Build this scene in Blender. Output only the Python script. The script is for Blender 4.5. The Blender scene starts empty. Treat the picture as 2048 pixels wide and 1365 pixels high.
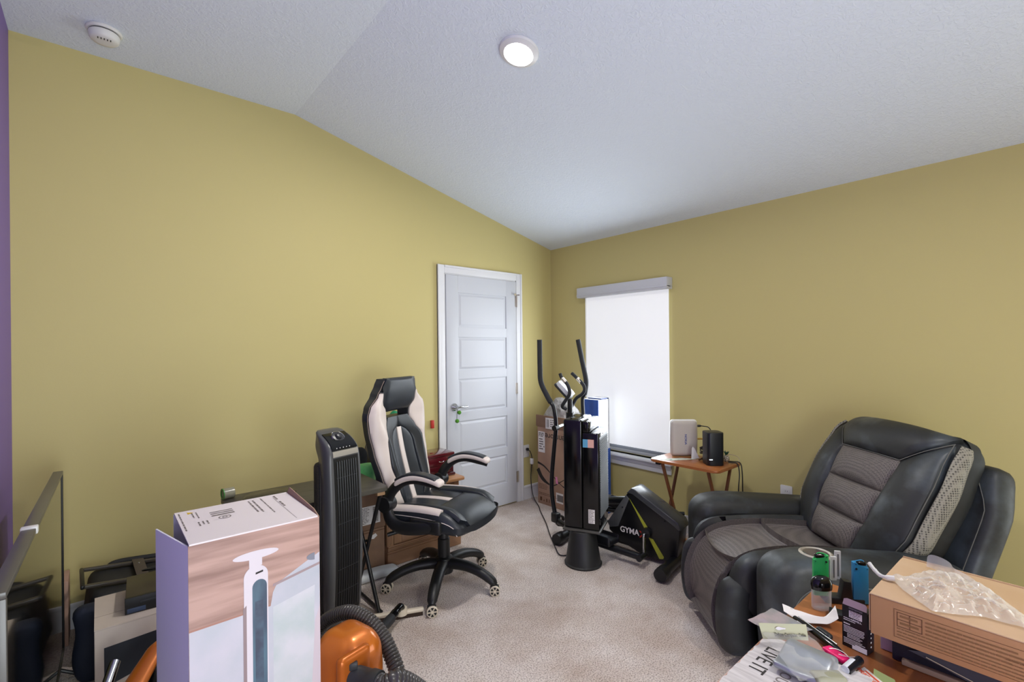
import bpy, bmesh, math, random
from mathutils import Vector as V, Matrix, Euler

S = bpy.context.scene
COL = S.collection
PI = math.pi
R = math.radians
random.seed(7)

# ------------------------------------------------------------------ camera, world, lights, exposure
ROOM_X0, ROOM_X1, ROOM_Y0, ROOM_Y1 = -0.326, 3.423, -1.35, 3.376   # wall planes (metres)
Z_LOW, Z_HIGH, RIDGE_X = 2.407, 3.010, 1.006                       # eaves height, flat height, where the slope starts

cam = bpy.data.cameras.new('camera')
cam.sensor_width = 36.0
cam.lens = 960.0 / 2048.0 * 36.0
cam.shift_y = 15.8 / 2048.0
cam.clip_start = 0.02
cam_ob = bpy.data.objects.new('camera', cam)
COL.objects.link(cam_ob)
_yaw, _roll = R(40.7), R(-0.54)
_f = V((math.sin(_yaw), math.cos(_yaw), 0))
_r0, _u0 = V((math.cos(_yaw), -math.sin(_yaw), 0)), V((0, 0, 1))
_r = _r0 * math.cos(_roll) + _u0 * math.sin(_roll)
_u = _u0 * math.cos(_roll) - _r0 * math.sin(_roll)
cam_ob.matrix_world = Matrix(((_r.x, _u.x, -_f.x, 0), (_r.y, _u.y, -_f.y, 0), (_r.z, _u.z, -_f.z, 1.426), (0, 0, 0, 1)))
S.camera = cam_ob

S.view_settings.view_transform = 'Standard'
S.view_settings.look = 'None'
S.view_settings.gamma = 1.0
S.view_settings.use_curve_mapping = False
S.view_settings.exposure = -0.13
S.cycles.use_denoising = True
S.cycles.max_bounces = 10
S.cycles.diffuse_bounces = 5
S.cycles.transparent_max_bounces = 12

world = bpy.data.worlds.new('world')
S.world = world
world.use_nodes = True
world.node_tree.nodes['Background'].inputs[0].default_value = (0.80, 0.90, 1.0, 1)
world.node_tree.nodes['Background'].inputs[1].default_value = 1.6

LAMP_L, SHADE_L = 650.0, 0.46        # radiance of the ceiling discs, and of the back-lit roller shade


def area(name, loc, rot, sx, sy, power, col):
    l = bpy.data.lights.new(name, 'AREA')
    l.shape = 'RECTANGLE'
    l.size, l.size_y, l.energy, l.color = sx, sy, power, col
    o = bpy.data.objects.new(name, l)
    o.location, o.rotation_euler = loc, rot
    COL.objects.link(o)
    return o


# added fill lamp behind the camera, no opening there; lifts ceiling and walls
area('fill_behind', (0.38, ROOM_Y0 + 0.06, 1.15), (R(106), 0, 0), 1.25, 1.9, 112.0, (0.86, 0.94, 1.0))
# unseen fill lamp added at the right wall, brightens the flat ceiling
area('fill_right_side', (ROOM_X1 - 0.05, -0.90, 0.80), (0, R(92), 0), 1.3, 0.80, 16.0, (0.86, 0.94, 1.0))
# daylight passing through the shade of the window
area('daylight_window', (ROOM_X1 - 0.10, 2.48, 1.25), (0, R(90), 0), 1.25, 0.80, 23.0, (0.86, 0.93, 1.0))

# ------------------------------------------------------------------ helpers


def lin(h):
    h = h.lstrip('#')
    return tuple(((c / 12.92) if c <= 0.04045 else ((c + 0.055) / 1.055) ** 2.4) for c in (int(h[i:i + 2], 16) / 255 for i in (0, 2, 4))) + (1,)


def mat(name, col, rough=0.5, metal=0.0, spec=0.5, bump=None, var=None, trans=0.0, ior=1.45, emit=None, estr=0.0, coat=0.0, sheen=0.0, alpha=1.0, rvar=None):
    """bump=(scale,strength,distance) noise relief; var=(hex2,scale,lo,hi[,stretch]) noise mix of two colours."""
    m = bpy.data.materials.new(name)
    m.use_nodes = True
    nt = m.node_tree
    N, L = nt.nodes, nt.links
    b = N['Principled BSDF']
    b.inputs['Base Color'].default_value = lin(col)
    b.inputs['Roughness'].default_value = rough
    b.inputs['Metallic'].default_value = metal
    b.inputs['Specular IOR Level'].default_value = spec
    b.inputs['Transmission Weight'].default_value = trans
    b.inputs['IOR'].default_value = ior
    b.inputs['Coat Weight'].default_value = coat
    b.inputs['Sheen Weight'].default_value = sheen
    b.inputs['Alpha'].default_value = alpha
    if emit:
        b.inputs['Emission Color'].default_value = lin(emit)
        b.inputs['Emission Strength'].default_value = estr
    tc = N.new('ShaderNodeTexCoord')
    if var:
        mp = N.new('ShaderNodeMapping')
        if len(var) > 4:
            mp.inputs['Scale'].default_value = var[4]
        L.new(tc.outputs['Object'], mp.inputs[0])
        n = N.new('ShaderNodeTexNoise')
        n.inputs['Scale'].default_value = var[1]
        n.inputs['Detail'].default_value = 6
        L.new(mp.outputs[0], n.inputs['Vector'])
        r = N.new('ShaderNodeValToRGB')
        r.color_ramp.elements[0].position, r.color_ramp.elements[1].position = var[2], var[3]
        r.color_ramp.elements[0].color, r.color_ramp.elements[1].color = lin(col), lin(var[0])
        L.new(n.outputs['Fac'], r.inputs[0])
        L.new(r.outputs[0], b.inputs['Base Color'])
        if rvar:
            mr = N.new('ShaderNodeMapRange')
            mr.inputs[1].default_value, mr.inputs[2].default_value = var[2], var[3]
            mr.inputs[3].default_value, mr.inputs[4].default_value = rvar
            L.new(n.outputs['Fac'], mr.inputs[0])
            L.new(mr.outputs[0], b.inputs['Roughness'])
    if bump:
        n = N.new('ShaderNodeTexNoise')
        n.inputs['Scale'].default_value = bump[0]
        n.inputs['Detail'].default_value = 4
        L.new(tc.outputs['Object'], n.inputs['Vector'])
        bp = N.new('ShaderNodeBump')
        bp.inputs['Strength'].default_value = bump[1]
        bp.inputs['Distance'].default_value = bump[2]
        L.new(n.outputs['Fac'], bp.inputs['Height'])
        L.new(bp.outputs[0], b.inputs['Normal'])
    return m


class B:
    """collects shapes; becomes one mesh object"""

    def __init__(self):
        self.bm = bmesh.new()

    def _add(self, verts, faces):
        vs = [self.bm.verts.new(v) for v in verts]
        for f in faces:
            try:
                self.bm.faces.new([vs[i] for i in f])
            except ValueError:
                pass
        return vs

    def box(self, c, s, bev=0.0, rot=None, seg=2):
        g = bmesh.ops.create_cube(self.bm, size=1.0)
        vs = g['verts']
        for v in vs:
            v.co = V((v.co.x * s[0], v.co.y * s[1], v.co.z * s[2]))
        if bev > 0:
            es = list({e for v in vs for e in v.link_edges})
            g2 = bmesh.ops.bevel(self.bm, geom=es, offset=min(bev, 0.49 * min(s)), segments=seg, affect='EDGES', profile=0.5)
            vs = list({v for f in g2['faces'] for v in f.verts} | {v for v in vs if v.is_valid})
        M = (rot.to_4x4() if rot else Matrix.Identity(4))
        for v in vs:
            v.co = (M @ v.co) + V(c)
        return self

    def bb(self, x0, x1, y0, y1, z0, z1, bev=0.0, seg=2):
        return self.box(((x0 + x1) / 2, (y0 + y1) / 2, (z0 + z1) / 2), (abs(x1 - x0), abs(y1 - y0), abs(z1 - z0)), bev, None, seg)

    def tube(self, pts, r, n=12, caps=True, sx=1.0, sy=1.0, up=None):
        """sweep an ellipse (sx, sy factors) of radius r (number or list) along pts"""
        pts = [V(p) for p in pts]
        rs = r if isinstance(r, (list, tuple)) else [r] * len(pts)
        t0 = (pts[1] - pts[0]).normalized()
        ref = V(up) if up else (V((0, 0, 1)) if abs(t0.z) < 0.9 else V((1, 0, 0)))
        nrm = (ref - t0 * ref.dot(t0)).normalized()
        rings = []
        prev = t0
        for i, p in enumerate(pts):
            t = (pts[min(i + 1, len(pts) - 1)] - pts[max(i - 1, 0)]).normalized()
            q = prev.rotation_difference(t)
            nrm = q @ nrm
            nrm = (nrm - t * nrm.dot(t)).normalized()
            bn = t.cross(nrm)
            prev = t
            rings.append([self.bm.verts.new(p + (nrm * math.cos(2 * PI * k / n) * sy + bn * math.sin(2 * PI * k / n) * sx) * rs[i]) for k in range(n)])
        for a, b in zip(rings, rings[1:]):
            for k in range(n):
                self.bm.faces.new((a[k], a[(k + 1) % n], b[(k + 1) % n], b[k]))
        if caps:
            self.bm.faces.new(rings[0][::-1])
            self.bm.faces.new(rings[-1])
        return self

    def cyl(self, p0, p1, r0, r1=None, n=20, caps=True):
        return self.tube([p0, p1], [r0, r0 if r1 is None else r1], n, caps)

    def lathe(self, prof, n=32, M=None):
        """profile of (r, z) about local z"""
        M = M or Matrix.Identity(4)
        rings = []
        for r, z in prof:
            if r < 1e-6:
                rings.append([self.bm.verts.new(M @ V((0, 0, z)))])
            else:
                rings.append([self.bm.verts.new(M @ V((r * math.cos(2 * PI * k / n), r * math.sin(2 * PI * k / n), z))) for k in range(n)])
        for a, b in zip(rings, rings[1:]):
            for k in range(n):
                k2 = (k + 1) % n
                if len(a) == 1 and len(b) == 1:
                    continue
                if len(a) == 1:
                    self.bm.faces.new((a[0], b[k2], b[k]))
                elif len(b) == 1:
                    self.bm.faces.new((a[k], a[k2], b[0]))
                else:
                    self.bm.faces.new((a[k], a[k2], b[k2], b[k]))
        return self

    def prism(self, poly, d, M=None, bev=0.0):
        """extrude a 2-D outline (x, y) from z=0 to z=d, then place with M"""
        M = M or Matrix.Identity(4)
        n = len(poly)
        lo = [self.bm.verts.new((p[0], p[1], 0)) for p in poly]
        hi = [self.bm.verts.new((p[0], p[1], d)) for p in poly]
        fs = [self.bm.faces.new(lo[::-1]), self.bm.faces.new(hi)]
        for k in range(n):
            fs.append(self.bm.faces.new((lo[k], lo[(k + 1) % n], hi[(k + 1) % n], hi[k])))
        vs = lo + hi
        if bev > 0:
            es = list(set(fs[0].edges) | set(fs[1].edges))
            g = bmesh.ops.bevel(self.bm, geom=es, offset=bev, segments=2, affect='EDGES', profile=0.5)
            vs = list({v for v in vs if v.is_valid} | {v for f in g['faces'] for v in f.verts})
        for v in vs:
            v.co = M @ v.co
        return self

    def soft(self, c, s, r, seg=(16, 16, 8), fn=None, rot=None):
        """rounded, evenly gridded box; fn deforms the local point"""
        nx, ny, nz = seg
        sz = V(s)

        def ax(i, n):
            t = 2 * i / n - 1
            return 0.45 * t + 0.55 * math.sin(t * PI / 2)
        idx = {}

        def vert(i, j, k):
            key = (i, j, k)
            if key not in idx:
                p = V((ax(i, nx) * sz.x / 2, ax(j, ny) * sz.y / 2, ax(k, nz) * sz.z / 2))
                q = V([max(-(sz[a] / 2 - r), min(sz[a] / 2 - r, p[a])) for a in range(3)])
                d = p - q
                if d.length > 1e-9:
                    m = max(abs(d.x), abs(d.y), abs(d.z))
                    # cube -> sphere for the rounded zone
                    d = d.normalized() * m
                p = q + d
                if fn:
                    p = V(fn(p))
                if rot:
                    p = rot @ p
                idx[key] = self.bm.verts.new(p + V(c))
            return idx[key]
        for (n1, n2, f) in ((nx, ny, lambda i, j, e: (i, j, nz * e)), (ny, nz, lambda i, j, e: (nx * e, i, j)), (nx, nz, lambda i, j, e: (i, ny * e, j))):
            for e in (0, 1):
                for i in range(n1):
                    for j in range(n2):
                        q = [vert(*f(i, j, e)), vert(*f(i + 1, j, e)), vert(*f(i + 1, j + 1, e)), vert(*f(i, j + 1, e))]
                        self.bm.faces.new(q)
        return self

    def patch(self, P, ns=14, nt=14, puff=0.01, skirt=0.02, pw=0.5, back=False):
        """upholstered panel over surface P(s,t), s,t in 0..1; swells by puff in its middle, edges turn down by skirt"""
        e = 1e-3
        top = []
        for i in range(ns + 1):
            row = []
            for j in range(nt + 1):
                s, t = i / ns, j / nt
                p = V(P(s, t))
                s0, s1, t0, t1 = max(s - e, 0), min(s + e, 1), max(t - e, 0), min(t + e, 1)
                n = (V(P(s1, t)) - V(P(s0, t))).cross(V(P(s, t1)) - V(P(s, t0)))
                n = n.normalized() if n.length > 1e-12 else V((0, 0, 1))
                h = puff * (max(0.0, math.sin(PI * s)) * max(0.0, math.sin(PI * t))) ** pw
                row.append((p + n * h, n))
            top.append(row)
        vv = [[self.bm.verts.new(p) for p, n in row] for row in top]
        for i in range(ns):
            for j in range(nt):
                self.bm.faces.new((vv[i][j], vv[i + 1][j], vv[i + 1][j + 1], vv[i][j + 1]))
        if skirt:
            ring = [(i, 0) for i in range(ns)] + [(ns, j) for j in range(nt)] + [(i, nt) for i in range(ns, 0, -1)] + [(0, j) for j in range(nt, 0, -1)]
            low = [self.bm.verts.new(top[i][j][0] - top[i][j][1] * skirt) for i, j in ring]
            n = len(ring)
            for k in range(n):
                a, b = ring[k], ring[(k + 1) % n]
                self.bm.faces.new((vv[a[0]][a[1]], low[k], low[(k + 1) % n], vv[b[0]][b[1]]))
            if back:
                self.bm.faces.new(low)
        return self

    def quad(self, a, b, c, d):
        self._add([a, b, c, d], [(0, 1, 2, 3)])
        return self

    def sheet(self, P, ns, nt, th=0.0):
        """thin sheet over P(s,t) with optional thickness along its normal"""
        return self.patch(P, ns, nt, 0.0, th, back=True) if th else self.patch(P, ns, nt, 0.0, 0)


def part(name, b, m, parent=None, label=None, smooth=40, world=False):
    """link the collected shapes as one mesh object; world=True means coordinates were given in world space"""
    bm = b.bm
    bmesh.ops.remove_doubles(bm, verts=bm.verts, dist=1e-6)
    bmesh.ops.recalc_face_normals(bm, faces=bm.faces)
    if world and parent is not None:
        M = world_of(parent).inverted()
        for v in bm.verts:
            v.co = M @ v.co
    me = bpy.data.meshes.new(name)
    bm.to_mesh(me)
    bm.free()
    if smooth:
        me.polygons.foreach_set('use_smooth', [True] * len(me.polygons))
        me.set_sharp_from_angle(angle=R(smooth))
    for k in (m if isinstance(m, (list, tuple)) else [m]):
        me.materials.append(k)
    o = bpy.data.objects.new(name, me)
    COL.objects.link(o)
    if parent:
        o.parent = parent
    if label:
        o['label'] = label
    return o


def world_of(o):
    m = Matrix.LocRotScale(o.location, o.rotation_euler, None)
    return world_of(o.parent) @ m if o.parent else m


def thing(name, label, cat, loc=(0, 0, 0), rz=0.0, group=None, rot=None):
    o = bpy.data.objects.new(name, None)
    o.empty_display_size = 0.05
    o.location = loc
    o.rotation_euler = rot if rot else (0, 0, rz)
    COL.objects.link(o)
    o['label'], o['category'] = label, cat
    if group:
        o['group'] = group
    return o


def struct(name, b=None, m=None, parent=None, smooth=40):
    if b is None:
        o = bpy.data.objects.new(name, None)
        COL.objects.link(o)
    else:
        o = part(name, b, m, parent, smooth=smooth)
    o['kind'] = 'structure'
    return o


def tag(o, label, cat, group=None):
    o['label'], o['category'] = label, cat
    if group:
        o['group'] = group
    return o


def frame(o, x, y):
    """matrix: local x along x, local y along y (made square), z their normal, origin o"""
    x = V(x).normalized()
    y = V(y)
    z = x.cross(y).normalized()
    y = z.cross(x)
    return Matrix(((x.x, y.x, z.x, o[0]), (x.y, y.y, z.y, o[1]), (x.z, y.z, z.z, o[2]), (0, 0, 0, 1)))


def text(name, s, size, m, parent, M, ext=0.0004, align='CENTER', bold=0.0, sx=1.0, shear=0.0, world=False):
    c = bpy.data.curves.new(name, 'FONT')
    c.body, c.size, c.extrude, c.align_x, c.align_y, c.offset, c.shear = s, size, ext, align, 'CENTER', bold * size, shear
    t = bpy.data.objects.new(name + '_tmp', c)
    COL.objects.link(t)
    me = bpy.data.meshes.new_from_object(t)
    bpy.data.objects.remove(t)
    bpy.data.curves.remove(c)
    me.transform(Matrix.Diagonal((sx, 1, 1, 1)))
    if world:
        M = world_of(parent).inverted() @ M
    me.transform(M)
    me.name = name
    me.materials.clear()
    me.materials.append(m)
    o = bpy.data.objects.new(name, me)
    COL.objects.link(o)
    o.parent = parent
    return o


def words(b, M, w, rows, lh, th=0.45, fill=0.85, rnd=None, ragged=0.25):
    """blurred rows of small print: dashes of word length on plane M, top-left origin, y downwards"""
    rnd = rnd or random
    for k in range(rows):
        x, lim = 0.0, w * (1 - rnd.random() * ragged)
        y = -k * lh
        while x < lim - lh * 0.4:
            L = min(lim - x, lh * rnd.uniform(0.6, 2.6))
            p = [M @ V(q) for q in ((x, y, 0), (x + L, y, 0), (x + L, y - lh * th, 0), (x, y - lh * th, 0))]
            b.quad(*p)
            x += L + lh * (1 - fill) * 2.0
    return b


def bars(b, M, w, h, n, rnd=None):
    rnd = rnd or random
    x = 0.0
    while x < w:
        L = w / n * rnd.uniform(0.3, 1.0)
        b.quad(*[M @ V(q) for q in ((x, 0, 0), (x + L, 0, 0), (x + L, -h, 0), (x, -h, 0))])
        x += L + w / n * rnd.uniform(0.3, 0.9)
    return b


def rect(b, M, x0, y0, x1, y1, z=0.0):
    return b.quad(*[M @ V(q) for q in ((x0, y0, z), (x1, y0, z), (x1, y1, z), (x0, y1, z))])


def spline(pts, n=8):
    """Catmull-Rom through pts"""
    P = [V(p) for p in pts]
    P = [P[0] * 2 - P[1]] + P + [P[-1] * 2 - P[-2]]
    out = []
    for i in range(1, len(P) - 2):
        a, b, c, d = P[i - 1], P[i], P[i + 1], P[i + 2]
        for k in range(n):
            t = k / n
            out.append(0.5 * ((2 * b) + (c - a) * t + (2 * a - 5 * b + 4 * c - d) * t * t + (3 * b - a - 3 * c + d) * t ** 3))
    out.append(P[-2])
    return out


def interp(tab, x):
    if x <= tab[0][0]:
        return tab[0][1]
    for (a, b), (c, d) in zip(tab, tab[1:]):
        if x <= c:
            t = (x - a) / (c - a)
            t = t * t * (3 - 2 * t)
            return b + (d - b) * t
    return tab[-1][1]


def rrect(w, h, r, n=5):
    """rounded rectangle outline centred on the origin"""
    o = []
    for cx, cy, a0 in ((w / 2 - r, h / 2 - r, 0), (-w / 2 + r, h / 2 - r, 90), (-w / 2 + r, -h / 2 + r, 180), (w / 2 - r, -h / 2 + r, 270)):
        for k in range(n + 1):
            a = R(a0 + 90 * k / n)
            o.append((cx + r * math.cos(a), cy + r * math.sin(a)))
    return o


def noise3(p, s, seed=0.0):
    from mathutils import noise
    return noise.noise(V(p) * s + V((seed, seed * 1.7, seed * 2.3)))


# ------------------------------------------------------------------ materials
PLASTIC_BLACK = mat('black_plastic', '#17181a', 0.42)
PLASTIC_DARK = mat('dark_plastic', '#26282b', 0.5)
PLASTIC_WHITE = mat('white_plastic', '#dcdcda', 0.4)
GLOSS_BLACK = mat('gloss_black', '#0b0c0e', 0.12)
CHROME = mat('chrome', '#c9cbcf', 0.18, metal=1.0)
STEEL = mat('brushed_steel', '#bdb6ac', 0.33, metal=1.0)
TUBE_BLACK = mat('black_painted_tube', '#15171a', 0.3)
RUBBER = mat('black_foam_grip', '#26282c', 0.75, bump=(400, 0.3, 0.001))
INK = mat('black_ink', '#26221f', 0.7)
INK_GREY = mat('grey_ink', '#77706c', 0.7)
INK_BROWN = mat('brown_ink', '#5a3a22', 0.75)
INK_WHITE = mat('white_ink', '#d8d4d2', 0.6)
PAPER = mat('white_paper', '#e4e0dd', 0.6)
CARDBOARD = mat('cardboard', '#a07f67', 0.75, bump=(60, 0.12, 0.001), var=('#94745d', 6, 0.35, 0.7))
CARD_LIGHT = mat('light_cardboard', '#c0a384', 0.7, var=('#b3946f', 5, 0.35, 0.7))

# ------------------------------------------------------------------ the room
WALL_Y = mat('yellow_green_paint', '#c6ba80', 0.55, spec=0.3, bump=(140, 0.10, 0.002))
WALL_P = mat('purple_paint', '#7f68aa', 0.55, spec=0.3, bump=(140, 0.10, 0.002))
TRIM = mat('white_trim_paint', '#dfe0e2', 0.35)
CEIL = bpy.data.materials.new('knockdown_ceiling')
CEIL.use_nodes = True


def ceiling_nodes(m):
    nt = m.node_tree
    N, L = nt.nodes, nt.links
    b = N['Principled BSDF']
    b.inputs['Base Color'].default_value = lin('#dde6f2')
    b.inputs['Roughness'].default_value = 0.75
    b.inputs['Specular IOR Level'].default_value = 0.2
    tc = N.new('ShaderNodeTexCoord')
    n1 = N.new('ShaderNodeTexNoise')
    n1.inputs['Scale'].default_value = 48
    n1.inputs['Detail'].default_value = 5
    n1.inputs['Distortion'].default_value = 1.2
    L.new(tc.outputs['Object'], n1.inputs['Vector'])
    r = N.new('ShaderNodeValToRGB')
    r.color_ramp.elements[0].position, r.color_ramp.elements[1].position = 0.44, 0.60
    L.new(n1.outputs['Fac'], r.inputs[0])
    bp = N.new('ShaderNodeBump')
    bp.inputs['Strength'].default_value = 0.34
    bp.inputs['Distance'].default_value = 0.005
    L.new(r.outputs[0], bp.inputs['Height'])
    L.new(bp.outputs[0], b.inputs['Normal'])


ceiling_nodes(CEIL)

CARPET = bpy.data.materials.new('beige_carpet')
CARPET.use_nodes = True


def carpet_nodes(m):
    nt = m.node_tree
    N, L = nt.nodes, nt.links
    b = N['Principled BSDF']
    b.inputs['Roughness'].default_value = 0.95
    b.inputs['Specular IOR Level'].default_value = 0.1
    b.inputs['Sheen Weight'].default_value = 0.25
    tc = N.new('ShaderNodeTexCoord')
    big = N.new('ShaderNodeTexNoise')
    big.inputs['Scale'].default_value = 2.6
    big.inputs['Detail'].default_value = 6
    big.inputs['Roughness'].default_value = 0.62
    L.new(tc.outputs['Object'], big.inputs['Vector'])
    fine = N.new('ShaderNodeTexNoise')
    fine.inputs['Scale'].default_value = 150
    fine.inputs['Detail'].default_value = 3
    L.new(tc.outputs['Object'], fine.inputs['Vector'])
    r1 = N.new('ShaderNodeValToRGB')
    r1.color_ramp.elements[0].position, r1.color_ramp.elements[1].position = 0.36, 0.62
    r1.color_ramp.elements[0].color, r1.color_ramp.elements[1].color = lin('#c4b3a7'), lin('#e2d8d2')
    L.new(big.outputs['Fac'], r1.inputs[0])
    r2 = N.new('ShaderNodeValToRGB')
    r2.color_ramp.elements[0].position, r2.color_ramp.elements[1].position = 0.32, 0.56
    r2.color_ramp.elements[0].color, r2.color_ramp.elements[1].color = (0.40, 0.37, 0.35, 1), (1, 1, 1, 1)
    L.new(fine.outputs['Fac'], r2.inputs[0])
    mx = N.new('ShaderNodeMix')
    mx.data_type, mx.blend_type = 'RGBA', 'MULTIPLY'
    mx.inputs[0].default_value = 1.0
    L.new(r1.outputs[0], mx.inputs[6])
    L.new(r2.outputs[0], mx.inputs[7])
    L.new(mx.outputs[2], b.inputs['Base Color'])
    bp = N.new('ShaderNodeBump')
    bp.inputs['Strength'].default_value = 0.7
    bp.inputs['Distance'].default_value = 0.008
    L.new(fine.outputs['Fac'], bp.inputs['Height'])
    L.new(bp.outputs[0], b.inputs['Normal'])


carpet_nodes(CARPET)
X0, X1, Y0, Y1 = ROOM_X0, ROOM_X1, ROOM_Y0, ROOM_Y1
T = 0.12
struct('floor', B().bb(X0 - T, X1 + T, Y0 - T, Y1 + T, -0.1, 0.0), CARPET)
# ceiling: a flat strip, then a plane sloping down to the window wall
b = B()
prof = [(X0 - T, Z_HIGH), (RIDGE_X, Z_HIGH), (X1, Z_LOW), (X1 + T, Z_LOW - 0.03), (X1 + T, Z_HIGH + 0.15), (X0 - T, Z_HIGH + 0.15)]
b.prism(prof, Y1 - Y0 + 2 * T, Matrix(((1, 0, 0, 0), (0, 0, 1, Y0 - T), (0, 1, 0, 0), (0, 0, 0, 1))))
struct('ceiling', b, CEIL, smooth=0)
gable = [(X0 - T, 0), (X1 + T, 0), (X1 + T, Z_LOW - 0.029), (X1, Z_LOW + 0.001), (RIDGE_X, Z_HIGH + 0.001), (X0 - T, Z_HIGH + 0.001)]
struct('wall_far', B().prism(gable, T, Matrix(((1, 0, 0, 0), (0, 0, 1, Y1), (0, 1, 0, 0), (0, 0, 0, 1)))), WALL_Y, smooth=0)
struct('wall_near', B().prism(gable, T, Matrix(((1, 0, 0, 0), (0, 0, 1, Y0 - T), (0, 1, 0, 0), (0, 0, 0, 1)))), WALL_Y, smooth=0)
struct('wall_left', B().bb(X0 - T, X0, Y0, Y1, 0, Z_HIGH), WALL_P, smooth=0)
# window wall with its opening
WY0, WY1, WZ0, WZ1 = 2.075, 2.90, 0.515, 1.915
b = B()
b.bb(X1, X1 + T, Y0, WY0, 0, Z_LOW).bb(X1, X1 + T, WY1, Y1, 0, Z_LOW).bb(X1, X1 + T, WY0, WY1, 0, WZ0).bb(X1, X1 + T, WY0, WY1, WZ1, Z_LOW)
struct('wall_right', b, WALL_Y, smooth=0)


def baseboard(name, x0, x1, y0, y1, axis):
    b = B()
    h = 0.132
    if axis == 'x':
        b.bb(x0, x1, Y1 - 0.012, Y1, 0, h - 0.022).bb(x0, x1, Y1 - 0.017, Y1, h - 0.024, h, 0.004)
    elif axis == 'y':
        b.bb(X1 - 0.012, X1, y0, y1, 0, h - 0.022).bb(X1 - 0.017, X1, y0, y1, h - 0.024, h, 0.004)
    else:
        b.bb(X0, X0 + 0.012, y0, y1, 0, h - 0.022).bb(X0, X0 + 0.017, y0, y1, h - 0.024, h, 0.004)
    return struct(name, b, TRIM)


baseboard('baseboard_far', 3.015, X1, 0, 0, 'x')
baseboard('baseboard_far', X0, 2.12, 0, 0, 'x')
baseboard('baseboard_right', 0, 0, Y0, Y1, 'y')
baseboard('baseboard_left', 0, 0, Y0, Y1, 'l')

# window: frame, glass, stool, apron
win = struct('window_1')
fb = B()
xf0, xf1 = X1 + 0.05, X1 + 0.10
fb.bb(xf0, xf1, WY0, WY0 + 0.05, WZ0, WZ1, 0.004).bb(xf0, xf1, WY1 - 0.05, WY1, WZ0, WZ1, 0.004)
fb.bb(xf0, xf1, WY0 + 0.05, WY1 - 0.05, WZ0, WZ0 + 0.05, 0.004).bb(xf0, xf1, WY0 + 0.05, WY1 - 0.05, WZ1 - 0.05, WZ1, 0.004)
fb.bb(xf0, xf1, WY0 + 0.05, WY1 - 0.05, (WZ0 + WZ1) / 2 - 0.02, (WZ0 + WZ1) / 2 + 0.02, 0.004)
part('window_frame', fb, TRIM, win)
GLASS = bpy.data.materials.new('window_glass')
GLASS.use_nodes = True
nt = GLASS.node_tree
nt.nodes.remove(nt.nodes['Principled BSDF'])
tr, gl, mxs, fr = nt.nodes.new('ShaderNodeBsdfTransparent'), nt.nodes.new('ShaderNodeBsdfGlossy'), nt.nodes.new('ShaderNodeMixShader'), nt.nodes.new('ShaderNodeFresnel')
gl.inputs['Roughness'].default_value = 0.02
nt.links.new(fr.outputs[0], mxs.inputs[0])
nt.links.new(tr.outputs[0], mxs.inputs[1])
nt.links.new(gl.outputs[0], mxs.inputs[2])
nt.links.new(mxs.outputs[0], nt.nodes['Material Output'].inputs[0])
for k, (za, zb) in enumerate(((WZ0 + 0.05, (WZ0 + WZ1) / 2 - 0.02), ((WZ0 + WZ1) / 2 + 0.02, WZ1 - 0.05))):
    part('pane', B().bb(X1 + 0.072, X1 + 0.076, WY0 + 0.05, WY1 - 0.05, za, zb), GLASS, win)
part('window_sill', B().bb(X1 - 0.055, X1 + 0.05, WY0 - 0.04, WY1 + 0.04, WZ0 - 0.022, WZ0, 0.006), TRIM, win)
ap = B().bb(X1 - 0.018, X1, WY0 - 0.02, WY1 + 0.02, WZ0 - 0.098, WZ0 - 0.022, 0.004).bb(X1 - 0.026, X1, WY0 - 0.02, WY1 + 0.02, WZ0 - 0.06, WZ0 - 0.022, 0.006)
part('apron', ap, TRIM, win)

# door with five raised panels, hung on three hinges
DOORW = mat('white_door_paint', '#c6c9cf', 0.42)
door = struct('door_1')
dx0, dx1, dz0, dz1 = 2.174, 2.937, 0.014, 2.048
yb, ys, yp = Y1 - 0.001, Y1 - 0.022, Y1 - 0.013
st = 0.118
zs = [(1.585, 1.915), (1.215, 1.515), (0.865, 1.160), (0.520, 0.812), (0.255, 0.470)]
zs = [(1.610, 1.905), (1.247, 1.530), (0.895, 1.175), (0.535, 0.820), (0.205, 0.465)]
part('stile', B().bb(dx0, dx0 + st, ys, yb, dz0, dz1, 0.002), DOORW, door)
part('stile', B().bb(dx1 - st, dx1, ys, yb, dz0, dz1, 0.002), DOORW, door)
edges = [dz1] + [z for a in zs for z in (a[1], a[0])] + [dz0]
for k in range(0, len(edges), 2):
    part('rail', B().bb(dx0 + st, dx1 - st, ys, yb, edges[k + 1], edges[k]), DOORW, door)
for za, zb in zs:
    pb = B().bb(dx0 + st, dx1 - st, yp, yb, za, zb)
    # raised field with sloped margin
    a, c, m0, m1 = dx0 + st, dx1 - st, 0.012, 0.03
    q = [(a + m0, yp, za + m0), (c - m0, yp, za + m0), (c - m0, yp, zb - m0), (a + m0, yp, zb - m0)]
    q2 = [(a + m1, ys + 0.002, za + m1), (c - m1, ys + 0.002, za + m1), (c - m1, ys + 0.002, zb - m1), (a + m1, ys + 0.002, zb - m1)]
    pb._add(q + q2, [(0, 1, 5, 4), (1, 2, 6, 5), (2, 3, 7, 6), (3, 0, 4, 7), (4, 5, 6, 7)])
    part('panel', pb, DOORW, door, smooth=20)
for z in (1.865, 1.06, 0.24):
    hb = B().bb(dx1 - 0.012, dx1 + 0.016, ys - 0.003, ys + 0.002, z - 0.05, z + 0.05).cyl((dx1 + 0.004, ys - 0.006, z - 0.05), (dx1 + 0.004, ys - 0.006, z + 0.05), 0.007, n=10)
    hg = part('hinge', hb, STEEL, door)
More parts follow.
